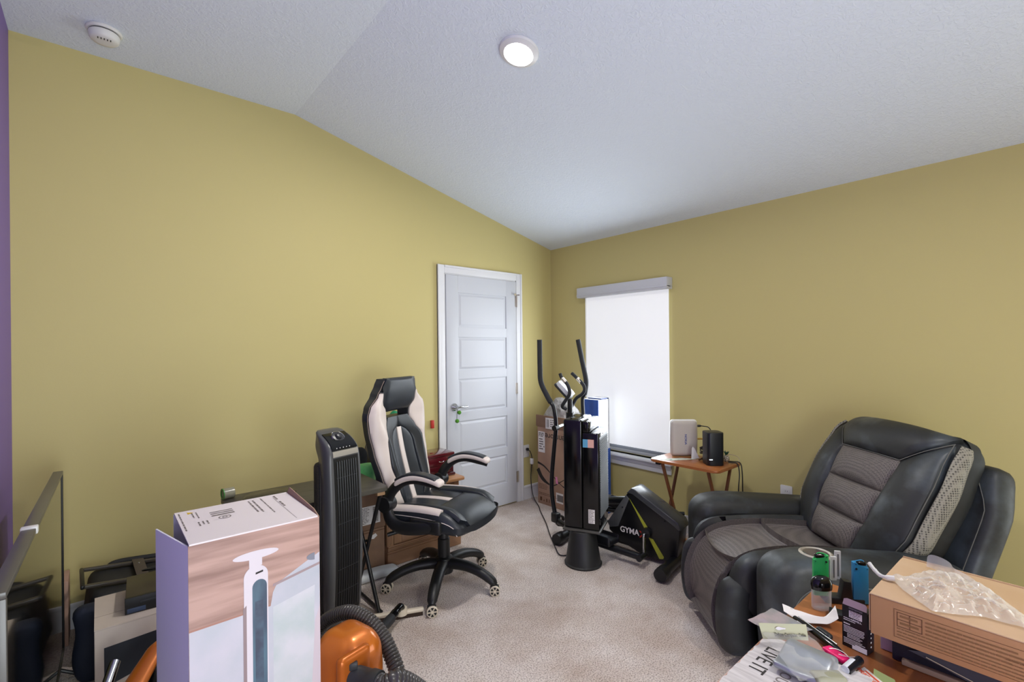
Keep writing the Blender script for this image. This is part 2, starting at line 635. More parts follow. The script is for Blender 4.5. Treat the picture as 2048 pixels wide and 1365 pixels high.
# hinge-pin door stop on the top hinge
hs = B().tube([(dx1 - 0.03, ys - 0.03, 1.925), (dx1 + 0.004, ys - 0.008, 1.925), (dx1 + 0.02, ys - 0.03, 1.925)], 0.006, 8).cyl((dx1 - 0.033, ys - 0.032, 1.925), (dx1 - 0.03, ys - 0.026, 1.925), 0.011, n=10)
part('door_stop', hs, STEEL, door)
hx, hz = dx0 + 0.066, 0.945
lever = part('door_lever', B().cyl((hx, ys, hz), (hx, ys - 0.012, hz), 0.033, 0.031).cyl((hx, ys - 0.012, hz), (hx, ys - 0.055, hz), 0.012)
             .tube(spline([(hx, ys - 0.055, hz), (hx + 0.03, ys - 0.058, hz + 0.002), (hx + 0.075, ys - 0.056, hz - 0.002), (hx + 0.105, ys - 0.052, hz)]), 0.0085, 10), CHROME, door)
# casing
tr1 = struct('trim_1')
cz = dz1 + 0.012
cw = 0.066


def casing(b, x0, x1, z0, z1, inner):
    b.bb(x0, x1, Y1 - 0.018, Y1, z0, z1, 0.003)
    return b


b = casing(B(), dx0 - 0.012 - cw, dx0 - 0.012, 0, cz + cw, 1).bb(dx0 - 0.012 - cw, dx0 - 0.012 - cw + 0.018, Y1 - 0.026, Y1, 0, cz + cw, 0.004).bb(dx0 - 0.014, dx0 - 0.003, Y1 - 0.010, Y1, 0, cz)
part('casing', b, TRIM, tr1)
b = casing(B(), dx1 + 0.012, dx1 + 0.012 + cw, 0, cz + cw, 1).bb(dx1 + 0.012 + cw - 0.018, dx1 + 0.012 + cw, Y1 - 0.026, Y1, 0, cz + cw, 0.004).bb(dx1 + 0.003, dx1 + 0.014, Y1 - 0.010, Y1, 0, cz)
part('casing', b, TRIM, tr1)
b = B().bb(dx0 - 0.012, dx1 + 0.012, Y1 - 0.018, Y1, cz, cz + cw, 0.003).bb(dx0 - 0.012, dx1 + 0.012, Y1 - 0.026, Y1, cz + cw - 0.018, cz + cw, 0.004).bb(dx0 - 0.014, dx1 + 0.014, Y1 - 0.010, Y1, dz1 + 0.003, cz)
part('casing', b, TRIM, tr1)

# roller shade: fascia, translucent cloth lit from outside, hem bar
SHADE = mat('backlit_shade_cloth', '#e9ebee', 0.8, emit='#f2f4f6', estr=SHADE_L)
FASCIA = mat('white_fascia', '#c9ccd3', 0.4)
sh = thing('roller_shade', 'white roller shade glowing with daylight, pulled down over the window', 'shade', (X1 - 0.03, (WY0 + WY1) / 2, WZ1))
part('fascia', B().bb(X1 - 0.085, X1 - 0.001, 2.035, 2.962, 1.885, 1.978, 0.006).bb(X1 - 0.089, X1 - 0.03, 2.035, 2.962, 1.90, 1.912, 0.003), FASCIA, sh, world=True)
part('cloth', B().bb(X1 - 0.030, X1 - 0.0285, 2.052, 2.905, 0.585, 1.90), SHADE, sh, world=True)
part('hem_bar', B().bb(X1 - 0.037, X1 - 0.022, 2.052, 2.905, 0.565, 0.59, 0.004), mat('grey_hem', '#8f969e', 0.5), sh, world=True)
part('cord', B().cyl((X1 - 0.045, 2.885, 1.89), (X1 - 0.045, 2.885, 0.75), 0.0022, n=6), PLASTIC_WHITE, sh, world=True)

# ceiling lights: surface discs; the second is added behind the camera, unseen, for light
LAMP = mat('lamp_diffuser', '#ffffff', 0.5, emit='#fffaf4', estr=LAMP_L)
slope = math.atan2(Z_HIGH - Z_LOW, X1 - RIDGE_X)


def disc_light(x, y, label):
    z = Z_HIGH - (x - RIDGE_X) * math.tan(slope) if x > RIDGE_X else Z_HIGH
    t = thing('ceiling_light', label, 'light', (x, y, z), rot=(0, slope if x > RIDGE_X else 0, 0), group='disc lights in the ceiling')
    part('trim_ring', B().lathe([(0.060, -0.004), (0.066, -0.020), (0.072, -0.022), (0.095, -0.012), (0.098, -0.001), (0.06, -0.001)], 40), TRIM, t)
    part('diffuser', B().lathe([(0.0, -0.019), (0.066, -0.019), (0.066, -0.010), (0, -0.010)], 40), LAMP, t)


disc_light(1.556, 1.735, 'glowing round white disc light on the sloping ceiling')
disc_light(1.556, -0.55, 'added round white disc light on the slope behind the camera, out of view')

# smoke detector
t = thing('smoke_detector', 'round white smoke detector on the flat ceiling near the purple wall', 'smoke detector', (0.030, 3.085, Z_HIGH))
part('mounting_plate', B().lathe([(0, -0.001), (0.070, -0.001), (0.071, -0.008), (0.066, -0.014), (0, -0.014)], 40), PLASTIC_WHITE, t)
part('sensing_gap', B().lathe([(0, -0.012), (0.058, -0.012), (0.058, -0.020), (0, -0.020)], 40), PLASTIC_DARK, t)
part('body', B().lathe([(0, -0.019), (0.060, -0.019), (0.062, -0.024), (0.058, -0.046), (0.050, -0.054), (0.030, -0.057), (0, -0.057)], 40), PLASTIC_WHITE, t)
gb = B()
for k in range(5):
    gb.box((0.012 * (k - 2), -0.030, -0.0575), (0.004, 0.014, 0.002))
part('sounder_slots', gb, PLASTIC_DARK, t)


def outlet(label, o, x, y):
    """duplex outlet plate, frame origin o centre, x along wall, y up"""
    t = thing('wall_outlet', label, 'outlet', o)
    M = frame((0, 0, 0), x, y)
    part('cover_plate', B().prism(rrect(0.072, 0.116, 0.006), 0.006, M, 0.002), PLASTIC_WHITE, t)
    for s in (-1, 1):
        rb = B().prism(rrect(0.034, 0.028, 0.010), 0.0075, M @ Matrix.Translation((0, s * 0.02, 0)))
        rc = part('receptacle', rb, PLASTIC_WHITE, t)
        sl = B()
        for dx in (-0.006, 0.006):
            rect(sl, M, dx - 0.001, s * 0.02 - 0.004, dx + 0.001, s * 0.02 + 0.006, 0.0077)
        part('slot', sl, PLASTIC_DARK, rc)
    return t


outlet('white outlet on the yellow wall between the door and the corner', (3.067, Y1 - 0.0005, 0.455), (1, 0, 0), (0, 0, 1))
outlet('white outlet on the yellow wall above the recliner arm', (X1 - 0.0005, 1.222, 0.452), (0, -1, 0), (0, 0, 1))
pb = B().box((X1 - 0.022, 1.217, 0.430), (0.028, 0.036, 0.026), 0.006).tube(spline([(X1 - 0.036, 1.217, 0.428), (X1 - 0.055, 1.217, 0.38), (X1 - 0.05, 1.20, 0.2), (X1 - 0.05, 1.18, 0.02), (X1 - 0.1, 1.1, 0.008)]), 0.004, 8)
tag(part('power_plug', pb, PLASTIC_BLACK), 'black plug with a lead in the outlet above the recliner arm', 'plug')

# ------------------------------------------------------------------ recliner (front = +x, near arm = +y)
SUEDE = mat('worn_sheen_charcoal_suede', '#232526', 0.58, spec=0.6, var=('#4b545b', 5.0, 0.48, 0.74), bump=(26, 0.22, 0.005), rvar=(0.56, 0.32))  # paler bluish mottling paints worn patches and window sheen into the colour
SUEDE_IN = mat('dark_charcoal_suede', '#1f2021', 0.65, var=('#3c4245', 4.0, 0.5, 0.8), bump=(30, 0.15, 0.004))


def mesh_fabric(name, c1, c2, scale):
    m = bpy.data.materials.new(name)
    m.use_nodes = True
    nt = m.node_tree
    N, L = nt.nodes, nt.links
    b = N['Principled BSDF']
    b.inputs['Roughness'].default_value = 0.6
    tc = N.new('ShaderNodeTexCoord')
    v = N.new('ShaderNodeTexVoronoi')
    v.inputs['Scale'].default_value = scale
    v.inputs['Randomness'].default_value = 0.15
    L.new(tc.outputs['Object'], v.inputs['Vector'])
    r = N.new('ShaderNodeValToRGB')
    r.color_ramp.elements[0].position, r.color_ramp.elements[1].position = 0.22, 0.50
    r.color_ramp.elements[0].color, r.color_ramp.elements[1].color = lin(c1), lin(c2)
    L.new(v.outputs['Distance'], r.inputs[0])
    L.new(r.outputs[0], b.inputs['Base Color'])
    bp = N.new('ShaderNodeBump')
    bp.inputs['Strength'].default_value = 0.5
    bp.inputs['Distance'].default_value = 0.003
    L.new(v.outputs['Distance'], bp.inputs['Height'])
    L.new(bp.outputs[0], b.inputs['Normal'])
    return m


MESH = mesh_fabric('grey_mesh_fabric', '#3f3b3a', '#6d6663', 140)
GUSSET = mesh_fabric('tan_open_mesh', '#3a3833', '#8c887c', 105)
STITCH = mat('pale_stitching', '#63635f', 0.7)

rec = thing('recliner', 'large charcoal recliner with grey mesh centre and steel cup holder', 'recliner', (2.665, 0.865, 0), R(139))


def arm(s):
    y = 0.420 if s > 0 else -0.395

    def fn(p):
        # top falls a little to the back, outer front edge rounded
        q = p.copy()
        u = (p.x + 0.40) / 0.80
        if p.z > 0:
            q.z -= 0.05 * (1 - u) * (p.z / 0.285)
            q.z -= 0.05 * max(0, u - 0.72) ** 2 / 0.0784 * (p.z / 0.285)
        q.x -= 0.03 * max(0, -p.z / 0.285) ** 2 * max(0, u)
        q.y += 0.012 * math.sin(PI * u) * (1 if p.y > 0 else -1)
        return q
    return B().soft((0.03, y, 0.305), (0.80, 0.235 if s > 0 else 0.215, 0.57), 0.085, (44, 20, 18), fn)


for s in (-1, 1):
    ab = arm(s)
    if s > 0:      # well for the cup holder
        dead = [f for f in ab.bm.faces if f.calc_center_median().z > 0.5 and math.hypot(f.calc_center_median().x - 0.215, f.calc_center_median().y - 0.425) < 0.049]
        bmesh.ops.delete(ab.bm, geom=dead, context='FACES')
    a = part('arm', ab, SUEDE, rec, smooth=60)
    # seam running along the arm's sides
    sb = B()
    for q in (-1, 1):
        yy = (0.420 if s > 0 else -0.395) + q * (0.119 if s > 0 else 0.109)
        pts = [(-0.30, yy, 0.455), (-0.05, yy + q * 0.011, 0.475), (0.18, yy + q * 0.010, 0.497), (0.30, yy + q * 0.006, 0.485), (0.365, yy + q * 0.001, 0.42), (0.382, yy - q * 0.002, 0.30), (0.375, yy - q * 0.002, 0.12)]
        sb.tube(spline(pts, 6), 0.0020, 6)
    part('seam', sb, STITCH if s > 0 else SUEDE_IN, a)
cup = B().lathe([(0.0, -0.075), (0.040, -0.075), (0.044, -0.07), (0.044, 0.003), (0.050, 0.007), (0.058, 0.003), (0.057, -0.006), (0.046, -0.006), (0.046, -0.077), (0, -0.077)], 40, Matrix.Translation((0.215, 0.425, 0.5735)) @ Matrix.Diagonal((1.08, 1.08, 1, 1)))
part('cup_holder', cup, mat('satin_steel', '#c4bdb3', 0.42, metal=0.75), rec)


def seat_fn(p):
    q = p.copy()
    u = (p.x + 0.375) / 0.75
    q.z += 0.015 * math.sin(PI * min(1, max(0, u))) + 0.032 * (p.y / 0.28) ** 2 * (1 if p.z > 0 else 0)
    if u > 0.8 and p.z > 0:
        q.z -= 0.06 * ((u - 0.8) / 0.2) ** 2
    if p.z > 0:
        q.z -= 0.075 * max(0, 1 - (abs(p.y) / 0.205) ** 10)
    if p.x > 0.2:
        q.x -= 0.11 * max(0, 1 - (abs(p.y) / 0.215) ** 8)
    return q


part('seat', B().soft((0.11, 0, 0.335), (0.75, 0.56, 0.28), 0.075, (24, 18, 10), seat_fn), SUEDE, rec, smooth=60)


def foot_fn(p):
    q = p.copy()
    q.x += 0.03 * math.sin(PI * min(1, max(0, (p.z + 0.20) / 0.40)))
    if p.x > 0:
        q.x -= 0.095 * max(0, 1 - (abs(p.y) / 0.215) ** 8)
    return q


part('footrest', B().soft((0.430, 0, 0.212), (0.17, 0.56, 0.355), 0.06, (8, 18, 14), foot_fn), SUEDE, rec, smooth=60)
part('base', B().bb(-0.36, 0.36, -0.42, 0.42, 0.0, 0.06, 0.01), PLASTIC_BLACK, rec)


def seat_line(t):
    """profile of the mesh centre from the back of the seat over the front edge down the footrest: (x, z)"""
    tab = [(-0.22, 0.452), (-0.05, 0.472), (0.12, 0.482), (0.27, 0.478), (0.38, 0.455), (0.455, 0.405), (0.500, 0.330), (0.522, 0.24), (0.515, 0.15), (0.490, 0.09)]
    f = t * (len(tab) - 1)
    i = min(int(f), len(tab) - 2)
    k = f - i
    P = [tab[max(i - 1, 0)], tab[i], tab[i + 1], tab[min(i + 2, len(tab) - 1)]]
    return tuple(0.5 * (2 * P[1][c] + (P[2][c] - P[0][c]) * k + (2 * P[0][c] - 5 * P[1][c] + 4 * P[2][c] - P[3][c]) * k * k + (3 * P[1][c] - P[0][c] - 3 * P[2][c] + P[3][c]) * k ** 3) for c in (0, 1))


def seat_panel(t0, t1, bow0, bow1):
    def P(s, t):
        y = -0.178 + 0.356 * s
        k = 1 - (2 * s - 1) ** 2
        tt = t0 + bow0 * k + (t1 + bow1 * k - t0 - bow0 * k) * t
        x, z = seat_line(max(0, min(1, tt)))
        return (x - 0.006, y, z - 0.006)
    return B().patch(P, 18, 14, 0.022, 0.03, 0.42)


part('seat_panel', seat_panel(0.0, 0.235, 0, 0.02), MESH, rec, 'grey mesh rear part of the seat', smooth=60)
part('seat_panel', seat_panel(0.235, 0.50, 0.02, 0.04), MESH, rec, 'grey mesh front part of the seat', smooth=60)
part('seat_panel', seat_panel(0.50, 0.985, 0.04, -0.02), MESH, rec, 'grey mesh front drop over the footrest', smooth=60)

# reclined back: plane through (-0.20, z 0.40) leaning back
lean = R(27)
bo = V((-0.215, 0, 0.385))
bu = V((-math.sin(lean), 0, math.cos(lean)))       # up along the back
bn = V((math.cos(lean), 0, math.sin(lean)))        # out of the back
HB = 0.70


def back_w(v):
    return interp([(0, 0.31), (0.12, 0.345), (0.30, 0.385), (0.6, 0.392), (0.85, 0.372), (1.0, 0.335)], v)


def back_pt(u, v, d=0.0):
    """u -1..1 across, v 0..1 up, on the crowned front of the back cushion"""
    w = back_w(v)
    h = 0.125 - 0.065 * abs(u) ** 3 - 0.05 * max(0, v - 0.82) ** 2 / 0.0324 + 0.02 * math.sin(PI * v)
    return bo + bu * (v * HB) + bn * (h + d) + V((0, 1, 0)) * (u * w)


core = B()


def core_fn(p):
    v = p.z / HB + 0.5
    u = p.y / 0.36
    w = back_w(v)
    h = (p.x / 0.10)
    crown = 0.065 * abs(u) ** 3 + 0.05 * max(0, v - 0.82) ** 2 / 0.0324 - 0.02 * math.sin(PI * max(0, min(1, v)))
    q = bo + bu * (v * HB) + bn * (0.012 + p.x - (crown if p.x > 0 else 0)) + V((0, u * w, 0))
    return q


core.soft((0, 0, 0), (0.20, 0.72, HB), 0.07, (8, 20, 20), core_fn)
part('back_core', core, SUEDE_IN, rec, smooth=60)
# inner window of the mesh centre in (u, v)
iu0, iu1, iv0, iv1 = -0.50, 0.50, 0.02, 0.72


def lerp(a, b, t):
    return a + (b - a) * t


def bilin(c00, c10, c01, c11):
    def f(s, t):
        u = lerp(lerp(c00[0], c10[0], s), lerp(c01[0], c11[0], s), t)
        v = lerp(lerp(c00[1], c10[1], s), lerp(c01[1], c11[1], s), t)
        return back_pt(u, v, 0.004)
    return f


iw = lambda v: lerp(0.42, 0.50, min(1, v / 0.7))
for k, (va, vb, pf) in enumerate(((0.02, 0.235, 0.040), (0.235, 0.48, 0.036), (0.48, 0.72, 0.030))):
    part('back_panel', B().patch(bilin((-iw(va), va), (iw(va), va), (-iw(vb), vb), (iw(vb), vb)), 18, 12, pf, 0.04, 0.45), MESH, rec, ('lowest', 'middle', 'top')[k] + ' grey mesh channel of the back', smooth=60)
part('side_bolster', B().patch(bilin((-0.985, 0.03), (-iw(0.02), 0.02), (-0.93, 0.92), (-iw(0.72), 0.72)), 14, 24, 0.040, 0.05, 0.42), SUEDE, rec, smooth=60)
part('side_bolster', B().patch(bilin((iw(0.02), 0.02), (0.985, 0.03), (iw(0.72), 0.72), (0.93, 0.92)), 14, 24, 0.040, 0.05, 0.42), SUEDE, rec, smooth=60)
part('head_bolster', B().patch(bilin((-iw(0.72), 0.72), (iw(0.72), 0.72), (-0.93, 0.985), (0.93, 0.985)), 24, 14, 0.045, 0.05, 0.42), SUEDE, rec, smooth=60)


def gusset(s):
    def P(a, t):
        v = 0.05 + 0.88 * t
        p = back_pt(s * 1.0, v, 0.02)
        q = bo + bu * (v * HB) + bn * (0.012) + V((0, s * (back_w(v) + 0.003), 0))
        m = p * (1 - a) + q * a
        m.y += s * 0.016 * math.sin(PI * a)
        return m
    return B().patch(P, 8, 20, 0.004, 0.01)


for s in (-1, 1):
    part('gusset', gusset(s), GUSSET, rec, 'tan open mesh side strip of the back', smooth=60)
sb = B()
for (ua, va, ub, vb) in ((iw(0.72), 0.72, 0.93, 0.93), (-iw(0.72), 0.72, -0.93, 0.93), (-iw(0.72), 0.72, iw(0.72), 0.72)):
    sb.tube([back_pt(lerp(ua, ub, t), lerp(va, vb, t), 0.010) for t in [i / 10 for i in range(11)]], 0.0022, 6)
sb.tube([back_pt(0.965, 0.04 + 0.88 * t / 12, 0.030) for t in range(13)], 0.0018, 6)
part('seam', sb, STITCH, rec, smooth=60)


def shell_fn(p):
    v = (p.z + 0.39) / 0.78
    q = V((-0.315, 0, 0.09)) + V((-math.sin(R(20)), 0, math.cos(R(20)))) * (v * 0.86) + V((math.cos(R(20)), 0, math.sin(R(20)))) * p.x
    w = interp([(0, 0.38), (0.4, 0.42), (0.75, 0.425), (1, 0.38)], v)
    q.y = p.y / 0.42 * w + 0.022
    q.x -= 0.03 * (1 - (p.y / 0.42) ** 2) * 0
    return q


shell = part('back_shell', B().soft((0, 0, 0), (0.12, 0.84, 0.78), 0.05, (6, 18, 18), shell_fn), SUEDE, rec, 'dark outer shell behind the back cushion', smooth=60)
ss = B()
pts = []
for t in range(15):
    v = 0.25 + 0.68 * t / 14
    p = shell_fn(V((0.052, 0.42, -0.39 + 0.78 * v)))
    pts.append(p + V((0.012, -0.03 - 0.06 * max(0, v - 0.8) / 0.2, 0)))
ss.tube(pts, 0.0018, 6)
part('seam', ss, STITCH, shell)

# ------------------------------------------------------------------ office chair (front = +x, far side = +y)
PU = mat('black_leatherette', '#23272c', 0.38, bump=(220, 0.06, 0.001), var=('#2c3138', 5, 0.4, 0.7))
PUW = mat('white_leatherette', '#d9cdc6', 0.42, bump=(220, 0.05, 0.001))
CREAM = mat('cream_plastic', '#d6cbb8', 0.45)
ch = thing('office_chair', 'black and white racing style office chair in front of the white door', 'chair', (1.573, 2.479, 0), R(-64))


def spoke_arm(a):
    ca, sa = math.cos(a), math.sin(a)
    tab = [(0.02, 0.135, 0.040), (0.08, 0.142, 0.037), (0.16, 0.138, 0.034), (0.23, 0.121, 0.032), (0.285, 0.098, 0.031), (0.320, 0.076, 0.028), (0.338, 0.058, 0.018)]
    return B().tube(spline([(r * ca, r * sa, z) for r, z, w in tab], 4), [interp([(i * 4, tab[i][2]) for i in range(len(tab))], k) for k in range((len(tab) - 1) * 4 + 1)], 14, True, 1.0, 0.85)


hubp = part('base_hub', B().lathe([(0, 0.085), (0.055, 0.085), (0.062, 0.12), (0.052, 0.172), (0.036, 0.180), (0, 0.180)], 28), PLASTIC_BLACK, ch)
wheel_me = None


def wheel_mesh():
    b = B()
    for s in (-1, 1):
        M = Matrix.Translation((0, s * 0.018, 0)) @ Matrix.Rotation(R(-90 * s), 4, 'X')
        # rim ring, hub and six spokes of the visible face, dark disc behind
        b.lathe([(0.0255, 0.0), (0.0255, 0.009), (0.029, 0.008), (0.030, 0.0), (0.029, -0.006), (0.0255, -0.006)], 28, M)
        b.lathe([(0, 0.010), (0.006, 0.010), (0.007, 0.0)], 14, M)
        for k in range(6):
            a = k * PI / 3
            for o in (-0.0022, 0.0022):
                c = V((0.0155 * math.cos(a) - o * math.sin(a), 0.0155 * math.sin(a) + o * math.cos(a), 0.007))
                b.box(M @ c, (0.021, 0.0026, 0.003), 0, (M.to_3x3() @ Matrix.Rotation(a, 3, 'Z')))
    return b


for k, deg in enumerate((74, 146, 218, 290, 2)):
    a = R(deg)
    part('base_arm', spoke_arm(a), PLASTIC_BLACK, ch, smooth=60)
    c = V((0.334 * math.cos(a), 0.334 * math.sin(a), 0.030))
    fk = B().cyl(c + V((0, 0, 0.012)), c + V((0, 0, 0.040)), 0.009).soft(c + V((0, 0, 0.008)), (0.05, 0.022, 0.046), 0.01, (6, 4, 6)).cyl(c + V((0, -0.025, 0)), c + V((0, 0.025, 0)), 0.0245, n=24)
    # wheels turned to face the camera side
    rot = Matrix.Rotation(R((18, 2, -14, 10, -4)[k]) + R(30), 4, 'Z')
    caster = B()
    for v in fk.bm.verts:
        v.co = c + rot.to_3x3() @ (v.co - c)
    cs = part('caster', fk, PLASTIC_BLACK, ch)
    w = wheel_mesh()
    for v in w.bm.verts:
        v.co = c + rot.to_3x3() @ v.co
    part('wheel', w, CREAM, cs, 'cream wheel with six open spokes')
part('gas_column', B().lathe([(0, 0.15), (0.037, 0.15), (0.036, 0.285), (0.031, 0.290), (0.030, 0.36), (0.026, 0.365), (0.026, 0.42), (0, 0.42)], 28), PLASTIC_BLACK, ch)
part('tilt_mechanism', B().soft((0.01, 0, 0.408), (0.26, 0.17, 0.05), 0.015, (6, 6, 3)), PLASTIC_BLACK, ch)
part('tilt_lever', B().tube(spline([(0.0, -0.06, 0.405), (-0.10, -0.17, 0.395), (-0.16, -0.24, 0.385), (-0.20, -0.28, 0.375)]), [0.006] * 12 + [0.009] * 4 + [0.012] * 9, 10), PLASTIC_BLACK, ch)
# seat


def seat_z(x, y):
    z = 0.515 + 0.014 * math.sin(PI * min(1, max(0, (x + 0.22) / 0.5)))
    z += 0.028 * max(0, (abs(y) - 0.13) / 0.13) ** 1.3 * (1 - max(0, abs(y) - 0.22) * 12)
    if x > 0.14:
        z -= 0.10 * ((x - 0.14) / 0.17) ** 2.2
    z -= 0.045 * max(0, (abs(y) - 0.215) / 0.045) ** 2
    return z


def seatbody_fn(p):
    q = p.copy()
    if p.z > 0:
        q.z = seat_z(p.x + 0.03, p.y) - 0.457 - 0.012
    q.x -= 0.05 * (p.y / 0.255) ** 2 * (1 if p.x > 0 else 0)
    return q


part('seat', B().soft((0.03, 0, 0.457), (0.54, 0.51, 0.10), 0.035, (20, 20, 6), seatbody_fn), PU, ch, smooth=60)


def seat_patch(c00, c10, c01, c11, pf, m, lab=None, ex=0.0):
    def P(s, t):
        x = lerp(lerp(c00[0], c10[0], s), lerp(c01[0], c11[0], s), t)
        y = lerp(lerp(c00[1], c10[1], s), lerp(c01[1], c11[1], s), t)
        if x > 0.2:
            x -= 0.05 * (y / 0.255) ** 2
        return (x, y, seat_z(x, y) - 0.006 + ex)
    part('seat_panel', B().patch(P, 14, 14, pf, 0.02, 0.4), m, ch, lab, smooth=60)


seat_patch((-0.235, 0.022), (-0.235, -0.022), (0.095, 0.022), (0.075, -0.022), 0.006, PUW, 'white centre stripe of the seat', 0.003)
seat_patch((-0.235, -0.022), (-0.235, -0.150), (0.075, -0.022), (0.045, -0.150), 0.010, PU)
seat_patch((-0.235, 0.150), (-0.235, 0.022), (0.045, 0.150), (0.095, 0.022), 0.010, PU)
seat_patch((0.05, 0.155), (0.05, -0.155), (0.300, 0.170), (0.300, -0.170), 0.022, PU, 'black front pad of the seat')
for s in (-1, 1):
    a, c = (0.205, 0.150) if s > 0 else (-0.150, -0.205)
    seat_patch((-0.20, a), (-0.20, c), (0.275, a + 0.01 * s), (0.275, c + 0.01 * s), 0.016, PU)
    a, c = (0.248, 0.208) if s > 0 else (-0.208, -0.248)
    seat_patch((-0.22, a), (-0.22, c), (0.13, a), (0.12, c), 0.006, PUW, 'white side strip of the seat')
for s in (-1, 1):
    sk = B()
    sk.tube(spline([(-0.22, s * 0.252, 0.485), (0.0, s * 0.257, 0.490), (0.15, s * 0.257, 0.480), (0.215, s * 0.250, 0.455), (0.235, s * 0.247, 0.415)], 6), 0.0022, 6)
    part('piping', sk, PUW, ch)
# backrest
BW = [(0.47, 0.175), (0.55, 0.198), (0.68, 0.225), (0.82, 0.248), (0.95, 0.265), (1.03, 0.268), (1.08, 0.255), (1.15, 0.195), (1.21, 0.165), (1.255, 0.148)]


def bx(z, y):
    x = -0.195 - 0.155 * ((z - 0.47) / 0.78) - 0.04 * math.sin(PI * min(1, (z - 0.47) / 0.78)) + 0.05 * max(0, (z - 1.0) / 0.25) ** 1.5
    w = interp(BW, z)
    k = abs(y) / w
    pk = interp([(0.47, 0.62), (0.85, 0.64), (1.02, 0.85), (1.1, 0.9)], z)
    amp = interp([(0.47, 0.020), (0.6, 0.045), (0.9, 0.048), (1.05, 0.04), (1.15, 0.015), (1.25, 0.0)], z)
    x += amp * (min(k / pk, 1) ** 2.2 if k < pk else 1 - 1.1 * ((k - pk) / (1.01 - pk + 1e-6)) ** 1.6)
    return x


CB = [(0.47, 0.125), (0.6, 0.155), (0.75, 0.178), (0.88, 0.175), (0.95, 0.145), (1.010, 0.100)]   # half width of the black centre


def bpatch(z0, z1, f0, f1, pf, m, name='back_panel', lab=None, ns=14, nt=20, ex=0.0, sk=0.03):
    """f0(z), f1(z): lateral limits"""
    def P(s, t):
        za = z0(s) if callable(z0) else z0
        zb = z1(s) if callable(z1) else z1
        z = lerp(za, zb, t)
        y = lerp(f0(z), f1(z), s)
        return (bx(z, y) + ex, y, z)
    return part(name, B().patch(P, ns, nt, pf, sk, 0.42), m, ch, lab, smooth=60)


cbw = lambda z: interp(CB, z)
bwf = lambda z: interp(BW, z)
arch = lambda z: min(cbw(z) - 0.050, 0.105) * (1 if z < 0.84 else math.sqrt(max(0.0, 1 - ((z - 0.84) / 0.105) ** 2)))
bpatch(0.475, 0.944, lambda z: 0.021, lambda z: max(0.0215, arch(z)), 0.010, PU, lab='inner black arch of the back')
bpatch(0.475, 0.944, lambda z: -max(0.0215, arch(z)), lambda z: -0.021, 0.010, PU, lab='inner black arch of the back')
bpatch(0.475, 0.942, lambda z: -0.020, lambda z: 0.020, 0.004, PUW, lab='white centre stripe of the back', ns=6, ex=0.006)
bpatch(0.475, 1.010, lambda z: arch(z) if z < 0.943 else 0.0, cbw, 0.012, PU, lab='black bolster of the back')
bpatch(0.475, 1.010, lambda z: -cbw(z), lambda z: -(arch(z) if z < 0.943 else 0.0), 0.012, PU, lab='black bolster of the back')
HW = [(1.045, 0.110), (1.11, 0.165), (1.19, 0.168), (1.255, 0.142)]
hwf = lambda z: min(interp(HW, z), bwf(z))
OW = [(0.47, 0.125), (0.6, 0.155), (0.75, 0.178), (0.88, 0.175), (0.95, 0.145), (1.000, 0.120), (1.05, 0.122), (1.11, 0.165), (1.20, 0.165)]
owf = lambda z: min(interp(OW, z), bwf(z) - 0.004)
bpatch(0.485, 1.165, owf, bwf, 0.012, PUW, 'back_wing', 'white wing of the backrest', nt=28)
bpatch(0.485, 1.165, lambda z: -bwf(z), lambda z: -owf(z), 0.012, PUW, 'back_wing', 'white wing of the backrest', nt=28)
bpatch(1.048, 1.252, lambda z: -hwf(z), hwf, 0.026, PU, 'headrest', 'black headrest pad above the opening')


def shellp(z0, z1, f0, f1, d0=0.012, d1=0.085, nt=18):
    """closed black shell behind the upholstery"""
    b = B()
    fr, bk = [], []
    ns = 8
    for j in range(nt + 1):
        z = lerp(z0, z1, j / nt)
        fr.append([V((bx(z, lerp(f0(z), f1(z), i / ns)) - d0, lerp(f0(z), f1(z), i / ns), z)) for i in range(ns + 1)])
        bk.append([V((bx(z, 0) - d1 + 0.03 * (abs(lerp(f0(z), f1(z), i / ns)) / 0.26) ** 2, lerp(f0(z), f1(z), i / ns) * 0.97, z)) for i in range(ns + 1)])
    vf = [[b.bm.verts.new(p) for p in r] for r in fr]
    vb = [[b.bm.verts.new(p) for p in r] for r in bk]
    for j in range(nt):
        for i in range(ns):
            b.bm.faces.new((vf[j][i], vf[j][i + 1], vf[j + 1][i + 1], vf[j + 1][i]))
            b.bm.faces.new((vb[j][i], vb[j + 1][i], vb[j + 1][i + 1], vb[j][i + 1]))
        for i in (0, ns):
            b.bm.faces.new((vf[j][i], vf[j + 1][i], vb[j + 1][i], vb[j][i]))
    for j in (0, nt):
        for i in range(ns):
            b.bm.faces.new((vf[j][i], vb[j][i], vb[j][i + 1], vf[j][i + 1]))
    return b


